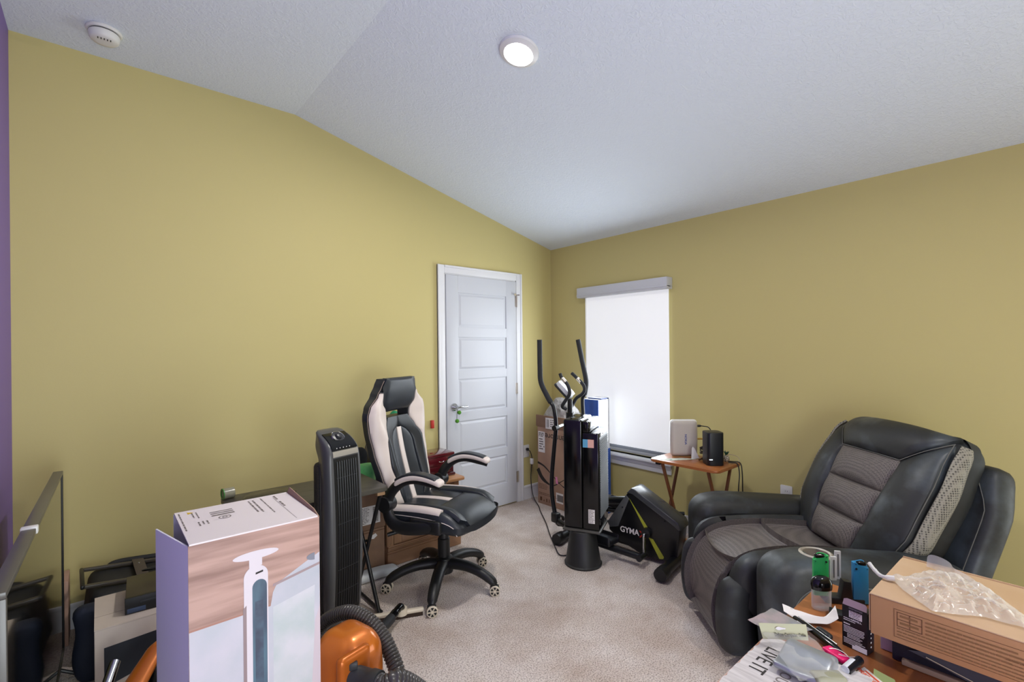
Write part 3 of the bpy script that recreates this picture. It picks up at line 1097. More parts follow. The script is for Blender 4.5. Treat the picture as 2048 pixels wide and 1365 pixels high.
bs = shellp(0.475, 1.010, lambda z: -bwf(z) - 0.003, lambda z: bwf(z) + 0.003)
for nb in (shellp(1.048, 1.250, lambda z: -bwf(z) - 0.002, lambda z: bwf(z) + 0.002), shellp(1.005, 1.053, lambda z: 0.112, lambda z: bwf(z) + 0.003, nt=3), shellp(1.005, 1.053, lambda z: -bwf(z) - 0.003, lambda z: -0.112, nt=3)):
    tmp = bpy.data.meshes.new('tmp')
    nb.bm.to_mesh(tmp)
    bs.bm.from_mesh(tmp)
    bpy.data.meshes.remove(tmp)
    nb.bm.free()
part('back_shell', bs, PU, ch, 'black rear and sides of the backrest', smooth=50)
PIPE = mat('tan_piping', '#8d7b72', 0.6)
for s in (-1, 1):
    pp = B()
    pp.tube([(bx(0.49 + 0.75 * k / 30, s * bwf(0.49 + 0.75 * k / 30)) - 0.006, s * (bwf(0.49 + 0.75 * k / 30) + 0.004), 0.49 + 0.75 * k / 30) for k in range(31)], 0.0022, 6)
    part('piping', pp, PIPE, ch)


def armrest(s):
    y = s * 0.285
    o = B()
    # lower bracket: from under the seat up behind to the pivot, then forward to the pad
    pts = spline([(0.10, s * 0.262, 0.455), (0.0, s * 0.285, 0.440), (-0.10, s * 0.290, 0.435), (-0.165, s * 0.290, 0.465), (-0.195, y, 0.53), (-0.185, y, 0.585), (-0.145, y, 0.645), (-0.085, y, 0.688), (0.0, y, 0.705), (0.10, y, 0.692), (0.155, y, 0.680)], 5)
    rr = [interp([(0, 0.036), (10, 0.038), (15, 0.036), (22, 0.034), (30, 0.030), (40, 0.020), (50, 0.015)], i) for i in range(len(pts))]
    fr = B().tube(pts, rr, 12, True, 1.0, 0.62, up=(0, 1, 0))
    fr.soft((0.05, s * 0.268, 0.452), (0.20, 0.035, 0.075), 0.016, (8, 4, 6))
    p = part('armrest', fr, PLASTIC_BLACK, ch, smooth=60)
    part('pivot', B().cyl((-0.195, y - s * 0.034, 0.555), (-0.195, y + s * 0.034, 0.555), 0.043, n=28), PLASTIC_BLACK, p)

    def pad(p0):
        q = p0.copy()
        q.z += -0.045 * (p0.x / 0.15) ** 2 * (0.6 if p0.x > 0 else 1.15)
        return q
    part('arm_pad', B().soft((0.02, y, 0.728), (0.30, 0.066, 0.034), 0.016, (18, 8, 6), pad), PUW, p, 'white side band of the arm pad', smooth=60)
    part('arm_pad_top', B().soft((0.01, y, 0.742), (0.27, 0.060, 0.018), 0.008, (18, 8, 4), pad), PU, p, 'black top of the arm pad', smooth=60)


armrest(-1)
armrest(1)

# ------------------------------------------------------------------ tower fan (front = +x)
FAN_GREY = mat('charcoal_fan_plastic', '#4b4c4e', 0.33)
FAN_DARK = mat('dark_fan_plastic', '#2e2f32', 0.3)
fan = thing('tower_fan', 'tall charcoal tower fan with a dial on top beside the orange vacuum', 'fan', (0.850, 2.285, 0), R(-73))
FH = 1.047


def fan_w(z):
    return interp([(0.12, 0.078), (0.2, 0.092), (0.5, 0.096), (0.85, 0.093), (1.05, 0.090)], z)


def fan_front(z):
    """x of the front face"""
    return 0.066 + 0.022 * math.sin(PI * (z - 0.1) / 0.95) - 0.115 * max(0, (z - 0.945) / 0.102) ** 2.2


def fan_back(z):
    return interp([(0.12, -0.035), (0.80, -0.04), (0.90, -0.055), (0.98, -0.088), (1.05, -0.082)], z)


def fan_body(p):
    z = 0.585 + p.z
    k = (p.x + 0.5)
    return V((lerp(fan_back(z), fan_front(z), k), p.y / 0.5 * fan_w(z) * (0.62 + 0.38 * min(1, k * 1.6)), z - 0.585))


part('body', B().soft((0, 0, 0.585), (1.0, 1.0, 0.924), 0.16, (12, 12, 40), lambda p: fan_body(V((p.x, p.y, p.z)))), FAN_GREY, fan, smooth=50)
BACKM = mesh_fabric('perforated_black_grille', '#4a4436', '#101112', 190)
part('rear_grille', B().soft((-0.046, 0, 0.52), (0.065, 0.150, 0.76), 0.025, (6, 8, 20)), BACKM, fan, 'perforated rear air intake')
gb = B()


def fpt(y, z, d=0.0):
    return V((fan_front(z) + d, y, z))


def fstrip(b, y0, y1, z0, z1, d, n=24):
    b.patch(lambda s, t: fpt(lerp(y0, y1, s), lerp(z0, z1, t), d), 4, n, 0, 0.006)
    return b


part('grille_recess', fstrip(B(), -0.068, 0.068, 0.205, 0.930, 0.0015), mat('black_recess', '#060607', 0.5), fan)
SLATM = mat('black_fan_slat', '#232427', 0.3)
for k in range(9):
    y = -0.052 + 0.013 * k
    sb_ = B().tube([fpt(y, 0.225 + 0.69 * t / 20, 0.004) for t in range(21)], 0.0018, 6, True, 1.0, 1.0)
    part('slat', sb_, SLATM, fan)
for k in range(6):
    z = 0.315 + 0.105 * k
    part('crossbar', B().tube([fpt(-0.058 + 0.0145 * i, z, 0.003) for i in range(9)], 0.0016, 6), FAN_DARK, fan)
part('silver_band', fstrip(B(), -0.070, 0.070, 0.936, 0.962, 0.002, 4), mat('silver_band', '#a9a59c', 0.35, metal=0.4), fan)
cpan = B()
cpan.patch(lambda s, t: (lerp(fan_front(lerp(0.966, 1.034, t)) + 0.0025, fan_front(lerp(0.966, 1.034, t)) + 0.0025, s), lerp(-0.070, 0.070, s) * (1 - 0.12 * t), lerp(0.966, 1.034, t)), 10, 14, 0.001, 0.004)
part('control_panel', cpan, GLOSS_BLACK, fan)
tn = V((0.75, 0, 0.66)).normalized()
Mk = frame(fpt(0, 1.018, 0.004), (0, 1, 0), V((0, 1, 0)).cross(V((-0.70, 0, -0.72))))
Mk = frame(fpt(0, 1.016, 0.003), (0, 1, 0), (-0.72, 0, 0.69))
kn = part('dial', B().lathe([(0, 0.0), (0.030, 0.0), (0.030, 0.004), (0.018, 0.006), (0.016, 0.016), (0.012, 0.018), (0, 0.018)], 28, Mk), FAN_DARK, fan)
part('dial_ring', B().lathe([(0.030, 0.001), (0.033, 0.003), (0.034, 0.001)], 28, Mk), CHROME, kn)
db = B()
for k in range(5):
    Mq = frame(fpt(-0.045 + 0.018 * k, 0.974, 0.004), (0, 1, 0), (-0.2, 0, 0.97))
    db.lathe([(0, 0.001), (0.0022, 0.001), (0.0022, 0)], 8, Mq)
part('setting_marks', db, INK_WHITE, fan)
Mb = frame(fpt(0.0, 0.178, 0.004), (0, 1, 0), (0.05, 0, 1))
bd = part('badge', B().prism(rrect(0.070, 0.018, 0.003), 0.002, Mb), FAN_DARK, fan)
fr_ = B()
for (x0, y0, x1, y1) in ((-0.035, 0.007, 0.035, 0.009), (-0.035, -0.009, 0.035, -0.007), (-0.035, -0.009, -0.033, 0.009)):
    rect(fr_, Mb, x0, y0, x1, y1, 0.0024)
part('badge_frame', fr_, INK_WHITE, bd)
text('lettering', 'LASKO', 0.014, INK_WHITE, bd, Mb @ Matrix.Translation((0, 0, 0.0022)), sx=1.15, bold=0.02)
part('neck', B().lathe([(0, 0.02), (0.075, 0.02), (0.07, 0.06), (0.065, 0.14), (0, 0.14)], 28), FAN_DARK, fan)
part('base', B().lathe([(0, 0), (0.148, 0), (0.150, 0.008), (0.140, 0.022), (0.09, 0.034), (0, 0.036)], 40), FAN_DARK, fan)

# ------------------------------------------------------------------ folding desk
DESK = mat('dark_grey_desk_board', '#4a473f', 0.42, bump=(300, 0.05, 0.0005), var=('#3f3d38', 14, 0.4, 0.6, (1, 6, 1)))
desk = thing('folding_desk', 'small folding desk with dark board top against the far wall', 'desk', (0.83, 2.635, 0))
DZ = 0.68
part('desk_top', B().prism(rrect(0.735, 0.41, 0.03), 0.022, Matrix.Translation((0, 0, DZ - 0.022)), 0.003), DESK, desk)
for s in (-1, 1):
    x = s * 0.325
    part('leg', B().tube([(x, -0.185, DZ - 0.03), (x, 0.135, 0.012)], 0.011, 10), TUBE_BLACK, desk)
    part('leg', B().tube([(x - s * 0.022, 0.185, DZ - 0.03), (x - s * 0.022, -0.200, 0.012)], 0.011, 10), TUBE_BLACK, desk)
    part('foot_bar', B().tube([(x - s * 0.011, 0.125, 0.014), (x - s * 0.011, -0.205, 0.014)], 0.009, 10), TUBE_BLACK, desk)
part('corner_bracket', B().bb(0.300, 0.345, -0.200, -0.160, DZ - 0.042, DZ - 0.022, 0.003), mat('tan_bracket', '#9a7a58', 0.5), desk)
part('crossbar', B().tube([(-0.325, 0.0, 0.335), (0.325, 0, 0.335)], 0.008, 8), TUBE_BLACK, desk)
tag(part('monitor_base', B().lathe([(0, 0), (0.125, 0), (0.125, 0.006), (0.11, 0.014), (0.03, 0.018), (0, 0.018)], 40, Matrix.Translation((0.665, 2.70, DZ + 0.0005)) @ Matrix.Diagonal((1.0, 0.72, 1, 1))), mat('dark_glossy_base', '#2c2a26', 0.25)), 'dark round stand base lying on the desk top', 'stand base')
tp = thing('tape_roll', 'roll of clear tape with a green rim at the left end of the desk', 'tape roll', (0.492, 2.79, DZ + 0.0275), rot=(0, R(90), R(8)))
part('tape', B().lathe([(0.019, -0.024), (0.027, -0.024), (0.027, 0.024), (0.019, 0.024), (0.019, -0.024)], 32), mat('clear_tape', '#b9b8a4', 0.2, trans=0.5), tp)
part('rim', B().lathe([(0.017, -0.028), (0.0275, -0.028), (0.0275, -0.024), (0.017, -0.024), (0.017, -0.028)], 32), mat('green_rim', '#3f8a3c', 0.4), tp)

# boxes standing behind the desk
LABEL_INK = INK_GREY


def carton(name, label, x0, x1, y0, y1, z0, z1, m, group=None, seam=True, rz=0.0):
    cx, cy = (x0 + x1) / 2, (y0 + y1) / 2
    t = thing(name, label, 'box', (cx, cy, z0), rz, group)
    part('box_body', B().bb(x0 - cx, x1 - cx, y0 - cy, y1 - cy, 0, z1 - z0, 0.003), m, t)
    return t


CB1 = mat('brown_cardboard', '#8a6c56', 0.75, var=('#7c604c', 7, 0.35, 0.7), bump=(60, 0.1, 0.001))
lower = carton('cardboard_box', 'lower brown cardboard box under the desk with torn white tape', 0.90, 1.392, 2.90, 3.30, 0.0, 0.285, CB1)
lw = B()
Mf = frame((0.246, -0.2003, 0.285), (1, 0, 0), (0, 0, 1))
lw._add([Mf @ V(q) for q in ((-0.115, -0.055, 0.0006), (-0.075, -0.062, 0.0006), (-0.05, -0.045, 0.0006), (-0.062, -0.028, 0.0006), (-0.085, -0.036, 0.0006))], [(0, 1, 2, 3, 4)])
part('torn_tape', lw, PAPER, lower)
lw = B()
rect(lw, Mf, -0.49, -0.016, 0.0, -0.012, 0.0006)
part('flap_edge', lw, INK_BROWN, lower)
upper = carton('cardboard_box', 'upper brown cardboard box under the desk with a shipping label', 0.86, 1.400, 2.905, 3.32, 0.2855, 0.540, CB1)
Mf = frame((0.27, -0.2078, 0.0), (1, 0, 0), (0, 0, 1))
lb = B()
rect(lb, Mf, -0.215, 0.035, -0.035, 0.150, 0.0005)
lab = part('shipping_label', lb, PAPER, upper)
pb_ = B()
words(pb_, Mf @ Matrix.Translation((-0.207, 0.142, 0.001)), 0.10, 11, 0.0095)
part('printing', pb_, INK_GREY, lab)
pb_ = B()
for k in range(16):
    y = 0.045 + k * 0.006
    rect(pb_, Mf, -0.085, y, -0.048, y + 0.003, 0.001)
part('barcode', pb_, INK, lab)

# things on top of those boxes
gm = mat('green_plastic_bag', '#6cc874', 0.35, bump=(18, 0.5, 0.02), var=('#9be39c', 9, 0.45, 0.7))


def blob(name, label, cat, c, s, m, seed, amp=0.25, sc=6, seg=(20, 18, 12), zsag=0.0):
    def fn(p):
        n = noise3(p, sc, seed) + 0.5 * noise3(p, sc * 2.3, seed + 3)
        k = 1 + amp * n
        q = V((p.x * k, p.y * k, p.z * k))
        q.z -= zsag * (abs(p.x) / s[0] + abs(p.y) / s[1])
        q.z = max(q.z, -s[2] / 2)
        return q
    t = part(name, B().soft((0, 0, s[2] / 2), s, min(s) * 0.45, seg, fn), m, smooth=70)
    t.location = c
    return tag(t, label, cat)


blob('plastic_bag', 'crumpled bright green plastic bag behind the right end of the desk', 'bag', (1.235, 2.975, 0.541), (0.28, 0.13, 0.150), gm, 2.0, 0.22, 7, zsag=0.03)
blob('cloth_bundle', 'black cloth bundle piled behind the green bag', 'cloth', (1.255, 3.17, 0.541), (0.27, 0.13, 0.22), mat('black_cloth', '#111215', 0.85, bump=(25, 0.4, 0.01)), 5.0, 0.25, 6, zsag=0.02)
blob('grey_sack', 'grey olive sack leaning on the wall behind the office chair', 'bag', (1.51, 3.27, 0.4985), (0.17, 0.15, 0.32), mat('olive_grey_cloth', '#6d6b5c', 0.7, bump=(20, 0.4, 0.01)), 8.0, 0.18, 5, zsag=0.05)
blob('green_cloth', 'dark green cloth item seen through the opening of the chair back', 'cloth', (1.655, 3.27, 0.4985), (0.085, 0.12, 0.46), mat('teal_green_cloth', '#1f8f66', 0.6, bump=(20, 0.5, 0.01)), 9.0, 0.2, 7, zsag=0.03)
wf = B().soft((0, 0, 0.028), (0.40, 0.098, 0.056), 0.026, (20, 8, 6), lambda p: V((p.x, p.y, p.z - (0.018 * max(0, p.x / 0.2) ** 2 if p.z > 0 else 0))))
o = part('curved_foot', wf, mat('pale_grey_plastic', '#c9cdd0', 0.35), smooth=60)
o.location, o.rotation_euler = (1.255, 2.846, 0), (0, 0, 0)
tag(o, 'pale curved plastic stand foot on the carpet under the desk', 'stand foot')

# ------------------------------------------------------------------ wooden cabinet with jewellery box
OAK = mat('honey_oak', '#a37d5e', 0.45, var=('#856147', 5, 0.35, 0.7, (1.2, 1.2, 0.12)), bump=(40, 0.06, 0.001))
OAK_H = mat('honey_oak_rail', '#a88163', 0.45, var=('#8a664b', 5, 0.35, 0.7, (0.12, 1.2, 1.2)), bump=(40, 0.06, 0.001))
cab = thing('wooden_cabinet', 'small oak cabinet with beadboard door behind the office chair', 'cabinet', (1.71, 3.12, 0))
cx0, cx1, cy0, cy1, cz1 = -0.285, 0.285, -0.20, 0.22, 0.47
part('carcass', B().bb(cx0 + 0.02, cx1 - 0.02, cy0 + 0.03, cy1, 0.02, cz1), OAK, cab)
part('plinth', B().bb(cx0 - 0.006, cx1 + 0.006, cy0 - 0.005, cy1, 0, 0.085, 0.008), OAK_H, cab)
mb = B()
for k, (e, z0, z1) in enumerate(((0.004, 0.083, 0.097), (-0.002, 0.096, 0.110), (0.000, 0.109, 0.118), (-0.006, 0.117, 0.130))):
    mb.bb(cx0 - e, cx1 + e, cy0 + 0.002 - e, cy1, z0, z1, 0.005)
part('base_moulding', mb, OAK_H, cab)
for s in (-1, 1):
    x = s * 0.262
    pl_ = B().bb(x - 0.024, x + 0.024, cy0 + 0.010, cy0 + 0.05, 0.128, cz1, 0.006)
    for dx in (-0.012, 0.0, 0.012):
        pl_.cyl((x + dx, cy0 + 0.010, 0.14), (x + dx, cy0 + 0.010, cz1 - 0.01), 0.005, n=8)
    part('fluted_post', pl_, OAK, cab)
dr = part('cabinet_door', B().bb(-0.235, 0.235, cy0 + 0.0305, cy0 + 0.034, 0.135, cz1 - 0.01), OAK, cab)
part('door_stile', B().bb(-0.235, -0.180, cy0 + 0.012, cy0 + 0.030, 0.135, cz1 - 0.01, 0.003), OAK, dr)
part('door_stile', B().bb(0.180, 0.235, cy0 + 0.012, cy0 + 0.030, 0.135, cz1 - 0.01, 0.003), OAK, dr)
part('bottom_rail', B().bb(-0.180, 0.180, cy0 + 0.012, cy0 + 0.032, 0.135, 0.190, 0.004), OAK_H, dr)
part('top_rail', B().bb(-0.180, 0.180, cy0 + 0.012, cy0 + 0.032, cz1 - 0.065, cz1 - 0.01, 0.004), OAK_H, dr)
for k in range(8):
    x = -0.180 + 0.045 * k
    part('bead_board', B().bb(x + 0.0015, x + 0.0435, cy0 + 0.022, cy0 + 0.030, 0.190, cz1 - 0.065, 0.003), OAK, dr)
part('cabinet_top', B().bb(cx0 - 0.025, cx1 + 0.030, cy0 - 0.025, cy1, cz1, cz1 + 0.028, 0.010, 3), mat('light_oak_top', '#b98a60', 0.35, var=('#9c6d47', 5, 0.35, 0.7, (0.15, 1.2, 1.2))), cab)
CHERRY = mat('cherry_lacquer', '#5c1720', 0.14, coat=0.6, var=('#3f0f16', 6, 0.4, 0.7, (0.3, 1, 1)))
jb = thing('jewellery_box', 'glossy dark red jewellery box with drawers on the oak cabinet', 'jewellery box', (1.835, 3.07, 0.4985))
part('box_case', B().bb(-0.15, 0.15, -0.085, 0.10, 0.02, 0.150, 0.003), CHERRY, jb)
part('foot_moulding', B().bb(-0.162, 0.162, -0.097, 0.11, 0.0, 0.022, 0.008), CHERRY, jb)
part('lid', B().bb(-0.158, 0.158, -0.093, 0.105, 0.150, 0.172, 0.008), CHERRY, jb)
for k in range(2):
    dw = part('drawer', B().bb(-0.135, 0.135, -0.091, -0.084, 0.03 + 0.058 * k, 0.083 + 0.058 * k, 0.002), CHERRY, jb)
    part('pull', B().tube([(0.02, -0.093, 0.058 + 0.058 * k), (0.03, -0.099, 0.055 + 0.058 * k), (0.05, -0.099, 0.055 + 0.058 * k), (0.06, -0.093, 0.058 + 0.058 * k)], 0.003, 8), CHROME, dw)
ho = tag(part('red_handle', B().bb(2.022, 2.050, 3.352, 3.374, 0.790, 0.855, 0.004), mat('red_plastic', '#b8352c', 0.4)), 'small red plastic piece on the wall beside the door casing', 'handle')
# keys hanging in the door
ky = thing('door_charm', 'pair of green felt balls on a cord hanging from the door lever', 'door charm', (hx, ys - 0.034, hz))
GREEN_F = mat('green_felt', '#4f8f2c', 0.9, bump=(300, 0.4, 0.002))
part('cord', B().tube(spline([(0.0, 0.0, 0.013), (0.004, -0.014, 0.0), (0.002, -0.010, -0.04), (0.0, -0.008, -0.095)]), 0.002, 6), PLASTIC_DARK, ky)
for (x, z) in ((0.022, -0.043), (0.0, -0.112)):
    part('felt_ball', B().lathe([(0.017 * math.sin(PI * k / 12), -0.017 * math.cos(PI * k / 12)) for k in range(13)], 16, Matrix.Translation((x, -0.012, z))), GREEN_F, ky)

# ------------------------------------------------------------------ fan carton in the foreground
CW = mat('white_carton', '#ddd6d6', 0.5)
LAV = mat('lavender_white_carton', '#e2e5f0', 0.5)
WOODPRINT = mat('printed_wood_planks', '#b89689', 0.5, var=('#8a6a5f', 1.0, 0.40, 0.75, (3.2, 1, 42)))
SKYPRINT = mat('printed_pale_room', '#c3bfc8', 0.5, var=('#aeb4bb', 7, 0.35, 0.7))
bx0, bx1, by0, by1, bz = 0.161, 0.475, 1.407, 1.712, 0.950
fbx = thing('fan_carton', 'tall opened white carton printed with a tower fan in the foreground', 'box', ((bx0 + bx1) / 2, (by0 + by1) / 2, 0))
part('front_panel', B().bb(bx0, bx1, by0, by0 + 0.004, 0, bz), WOODPRINT, fbx, 'front panel printed with wooden planks', world=True)
part('side_panel', B().bb(bx1 - 0.004, bx1, by0 + 0.004, by1 - 0.004, 0, bz), CW, fbx, world=True)
part('back_panel', B().bb(bx0, bx1, by1 - 0.004, by1, 0, bz), LAV, fbx, world=True)
Mv = frame((bx0, by0 + 0.002, 0), (-0.045, 0.29, 0), (0, 0, 1))
part('side_flap', B().prism([(0, 0), (0.285, 0), (0.285, 0.925), (0, 0.948)], 0.004, Mv), LAV, fbx, 'pale lavender side panel swung open', world=True)
part('top_panel', B().bb(bx0 + 0.002, bx1 - 0.004, by0, by1, bz, bz + 0.004), CW, fbx, world=True)
part('tuck_flap', B().prism([(0, 0), (by1 - by0, 0), (by1 - by0 - 0.01, 0.022), (0.05, 0.012), (0, 0.002)], 0.003, frame((bx1 - 0.003, by0, bz), (0, 1, 0), (0.25, 0, 1))), mat('raw_carton_edge', '#9c7f6c', 0.7), fbx, world=True)
Mt = frame((bx0, by0, bz + 0.0044), (1, 0, 0), (0, 1, 0))
tb = B()
bars(tb, Mt @ Matrix.Translation((0.080, 0.240, 0)) @ Matrix.Rotation(R(-90), 4, 'Z'), 0.044, -0.058, 3, random.Random(3))
words(tb, Mt @ Matrix.Translation((0.052, 0.270, 0)) @ Matrix.Rotation(R(-90), 4, 'Z'), 0.07, 2, 0.010, 0.35, rnd=random.Random(4))
words(tb, Mt @ Matrix.Translation((0.066, 0.17, 0)) @ Matrix.Rotation(R(-90), 4, 'Z'), 0.04, 3, 0.010, 0.4, rnd=random.Random(5))
words(tb, Mt @ Matrix.Translation((0.012, 0.285, 0)) @ Matrix.Rotation(R(-90), 4, 'Z'), 0.22, 1, 0.012, 0.3, rnd=random.Random(6))
words(tb, Mt @ Matrix.Translation((0.205, 0.280, 0)) @ Matrix.Rotation(R(-90), 4, 'Z'), 0.15, 2, 0.012, 0.4, rnd=random.Random(7))
words(tb, Mt @ Matrix.Translation((0.228, 0.285, 0)) @ Matrix.Rotation(R(-90), 4, 'Z'), 0.18, 1, 0.012, 0.3, rnd=random.Random(8))
rect(tb, Mt, 0.2585, 0.02, 0.2595, 0.27)
words(tb, Mt @ Matrix.Translation((0.268, 0.285, 0)) @ Matrix.Rotation(R(-90), 4, 'Z'), 0.05, 1, 0.012, 0.5, rnd=random.Random(9))
words(tb, Mt @ Matrix.Translation((0.268, 0.215, 0)) @ Matrix.Rotation(R(-90), 4, 'Z'), 0.07, 1, 0.012, 0.5, rnd=random.Random(10))
part('printing', tb, INK_GREY, fbx, world=True)
ring = B()
ring.lathe([(0.013, 0), (0.016, 0.0001)], 24, Mt @ Matrix.Translation((0.108, 0.170, 0)))
ring.lathe([(0.004, 0), (0.007, 0.0001)], 24, Mt @ Matrix.Translation((0.108, 0.170, 0)))
part('recycling_mark', ring, INK_GREY, fbx, world=True)
yb_ = B()
yb_._add([Mt @ V(q) for q in ((0.030, 0.262, 0), (0.030, 0.284, 0), (0.046, 0.273, 0))], [(0, 1, 2)])
part('warning_triangle', yb_, mat('warning_yellow', '#d0b021', 0.6), fbx, world=True)
# the printed picture on the front: pale room, then the fan
Mp = frame((bx0, by0 - 0.0003, 0), (1, 0, 0), (0, 0, 1))


def poly(pts, m, name, z=0.0, lab=None):
    b = B()
    b._add([Mp @ V((x, y, z)) for x, y in pts], [tuple(range(len(pts)))])
    return part(name, b, m, fbx, lab, smooth=0, world=True)


def ell(cx, cy, a, b, n=28, a0=0, a1=360):
    return [(cx + a * math.cos(R(a0 + (a1 - a0) * k / (n - (a1 - a0 < 360)))), cy + b * math.sin(R(a0 + (a1 - a0) * k / (n - (a1 - a0 < 360))))) for k in range(n)]


poly([(0.0005, 0.0), (0.3135, 0.0), (0.3135, 0.85), (0.27, 0.83), (0.20, 0.795), (0.19, 0.775), (0.314 - 0.13, 0.74), (0.0005, 0.738)], SKYPRINT, 'printed_room', 0.0001)
poly([(0.0005, 0.738), (0.184, 0.740), (0.184, 0.744), (0.0005, 0.743)], mat('printed_skirting', '#a5796a', 0.5), 'printed_edge', 0.0002)
poly([(0.19, 0.735), (0.30, 0.760), (0.2975, 0.69), (0.295, 0.0), (0.19, 0.0)], mat('printed_garden', '#b4bdbd', 0.5, var=('#c9c8cd', 9, 0.4, 0.65)), 'printed_window', 0.0003)
poly([(0.262, 0.0), (0.3135, 0.0), (0.3135, 0.70), (0.30, 0.66), (0.285, 0.40)], mat('printed_curtain', '#c6b9bf', 0.5), 'printed_curtain', 0.0004)
poly([(0.19, 0.790), (0.3135, 0.815), (0.3135, 0.822), (0.19, 0.797)], mat('printed_beam', '#9d8a8b', 0.5), 'printed_beam', 0.0004)
PW = mat('printed_white', '#d3cbd0', 0.5)
poly(ell(0.150, 0.888, 0.055, 0.011), PW, 'printed_fan_base', 0.0005)
poly([(0.133, 0.855), (0.164, 0.858), (0.164, 0.888), (0.133, 0.886)], PW, 'printed_fan_neck', 0.0006)
poly([(0.120, 0.0), (0.178, 0.0)] + ell(0.149, 0.832, 0.029, 0.028, 16, 0, 180), PW, 'printed_fan_body', 0.0007)
poly([(0.118, 0.0), (0.126, 0.0), (0.126, 0.762), (0.118, 0.754)], mat('printed_shadow_strip', '#8f7d7e', 0.5), 'printed_fan_side', 0.0008)
poly([(0.140, 0.0), (0.175, 0.0)] + ell(0.1575, 0.802, 0.0175, 0.019, 14, 0, 180), mat('printed_blue_grey', '#54707f', 0.45, var=('#3d4a5c', 4, 0.4, 0.65, (4, 4, 1))), 'printed_fan_grille', 0.0009)
poly([(0.146, 0.0), (0.166, 0.0), (0.166, 0.765), (0.146, 0.765)], mat('printed_navy', '#3f4657', 0.45, var=('#5b7a8b', 8, 0.45, 0.7)), 'printed_fan_slots', 0.0010)
poly([(0.148, 0.836), (0.166, 0.839), (0.166, 0.844), (0.148, 0.841)], INK, 'printed_display', 0.0010)
poly(ell(0.300, 0.842, 0.022, 0.010, 16, 90, 270), mat('printed_grey', '#7d7f8a', 0.5), 'printed_lamp', 0.0006)

# ------------------------------------------------------------------ television and clutter on the left
BEZEL = mat('grey_tv_bezel', '#55534e', 0.3)
SCREEN = mat('dark_tv_screen', '#07080a', 0.06, spec=0.9, coat=0.3)
tv = thing('television', 'large flat television standing on the floor along the purple wall', 'television', (-0.152, 2.322, 0), R(-1.35))
L2 = 0.730
part('screen', B().bb(-0.004, 0.000, -L2 + 0.012, L2 - 0.012, 0.062, 0.865), SCREEN, tv)
part('rear_housing', B().bb(-0.030, -0.004, -L2 + 0.004, L2 - 0.004, 0.052, 0.874, 0.004).bb(-0.060, -0.030, -0.5, 0.5, 0.10, 0.55, 0.01), PLASTIC_BLACK, tv)
part('bezel', B().bb(-0.030, 0.004, -L2, L2, 0.864, 0.880, 0.002), BEZEL, tv)
part('bezel', B().bb(-0.030, 0.004, -L2, L2, 0.046, 0.064, 0.002), BEZEL, tv)
part('bezel', B().bb(-0.030, 0.004, -L2, -L2 + 0.014, 0.064, 0.864, 0.002), BEZEL, tv)
part('bezel', B().bb(-0.030, 0.004, L2 - 0.014, L2, 0.064, 0.864, 0.002), PLASTIC_BLACK, tv)
for y in (-0.55, 0.55):
    part('foot', B().tube([(0.06, y, 0.006), (-0.005, y, 0.05), (-0.07, y, 0.006)], 0.008, 8), PLASTIC_BLACK, tv)
part('edge_clip', B().bb(-0.032, 0.008, -0.215, -0.190, 0.862, 0.886, 0.003), PLASTIC_WHITE, tv, 'small white clip on the top edge')

# printed carton with a small computer on it
BEIGE = mat('beige_white_carton', '#c9bcb0', 0.6, var=('#bcaea2', 6, 0.35, 0.7))
wb = thing('supplies_carton', 'white carton with navy printed band next to the television', 'box', (0.19, 2.565, 0))
part('box_body', B().bb(-0.212, 0.212, -0.16, 0.16, 0, 0.372, 0.003), BEIGE, wb)
part('top_flap', B().bb(-0.212, 0.212, -0.160, -0.045, 0.3722, 0.376), BEIGE, wb)
part('top_flap', B().bb(-0.212, 0.212, -0.040, 0.160, 0.3722, 0.376), BEIGE, wb)
Mw = frame((-0.212, -0.1604, 0), (1, 0, 0), (0, 0, 1))
nb = B()
nb._add([Mw @ V(q) for q in ((0.028, 0.0, 0), (0.040, 0.13, 0), (0.055, 0.155, 0), (0.42, 0.252, 0), (0.42, 0.320, 0), (0.028, 0.300, 0))], [(0, 1, 2, 3, 4, 5)])
part('navy_band', nb, mat('navy_print', '#272b33', 0.55), wb)
ib = B()
ib._add([Mw @ V(q) for q in ((0.040, 0.0, 0.0002), (0.044, 0.115, 0.0002), (0.062, 0.142, 0.0002), (0.40, 0.232, 0.0002), (0.36, 0.19, 0.0002), (0.16, 0.0, 0.0002))], [(0, 1, 2, 3, 4, 5)])
part('printed_picture', ib, mat('printed_tan_picture', '#b7a48d', 0.55, var=('#8e8676', 14, 0.5, 0.75)), wb)
kb = B()
kb._add([Mw @ V(q) for q in ((0.17, 0.0, 0.0003), (0.36, 0.188, 0.0003), (0.42, 0.25, 0.0003), (0.42, 0.0, 0.0003))], [(0, 1, 2, 3)])
part('printed_shadow', kb, mat('printed_dark_olive', '#3a372f', 0.55), wb)
text('lettering', 'Business Supplies & Solutions', 0.021, INK_WHITE, wb, Mw @ Matrix.Translation((0.195, 0.218, 0.0005)) @ Matrix.Rotation(R(195), 4, 'Z') @ Matrix.Rotation(0, 4, 'X'), align='RIGHT')
tb = B()
tb.bb(-0.14, 0.10, -0.162, -0.1605, 0.335, 0.372).bb(0.06, 0.20, -0.162, -0.1605, 0.33, 0.372)
part('packing_tape', B().bb(0.03, 0.205, -0.1615, -0.1605, 0.322, 0.3725).bb(0.03, 0.205, -0.1605, -0.06, 0.3762, 0.3768), mat('clear_brown_tape', '#a39783', 0.2), wb)

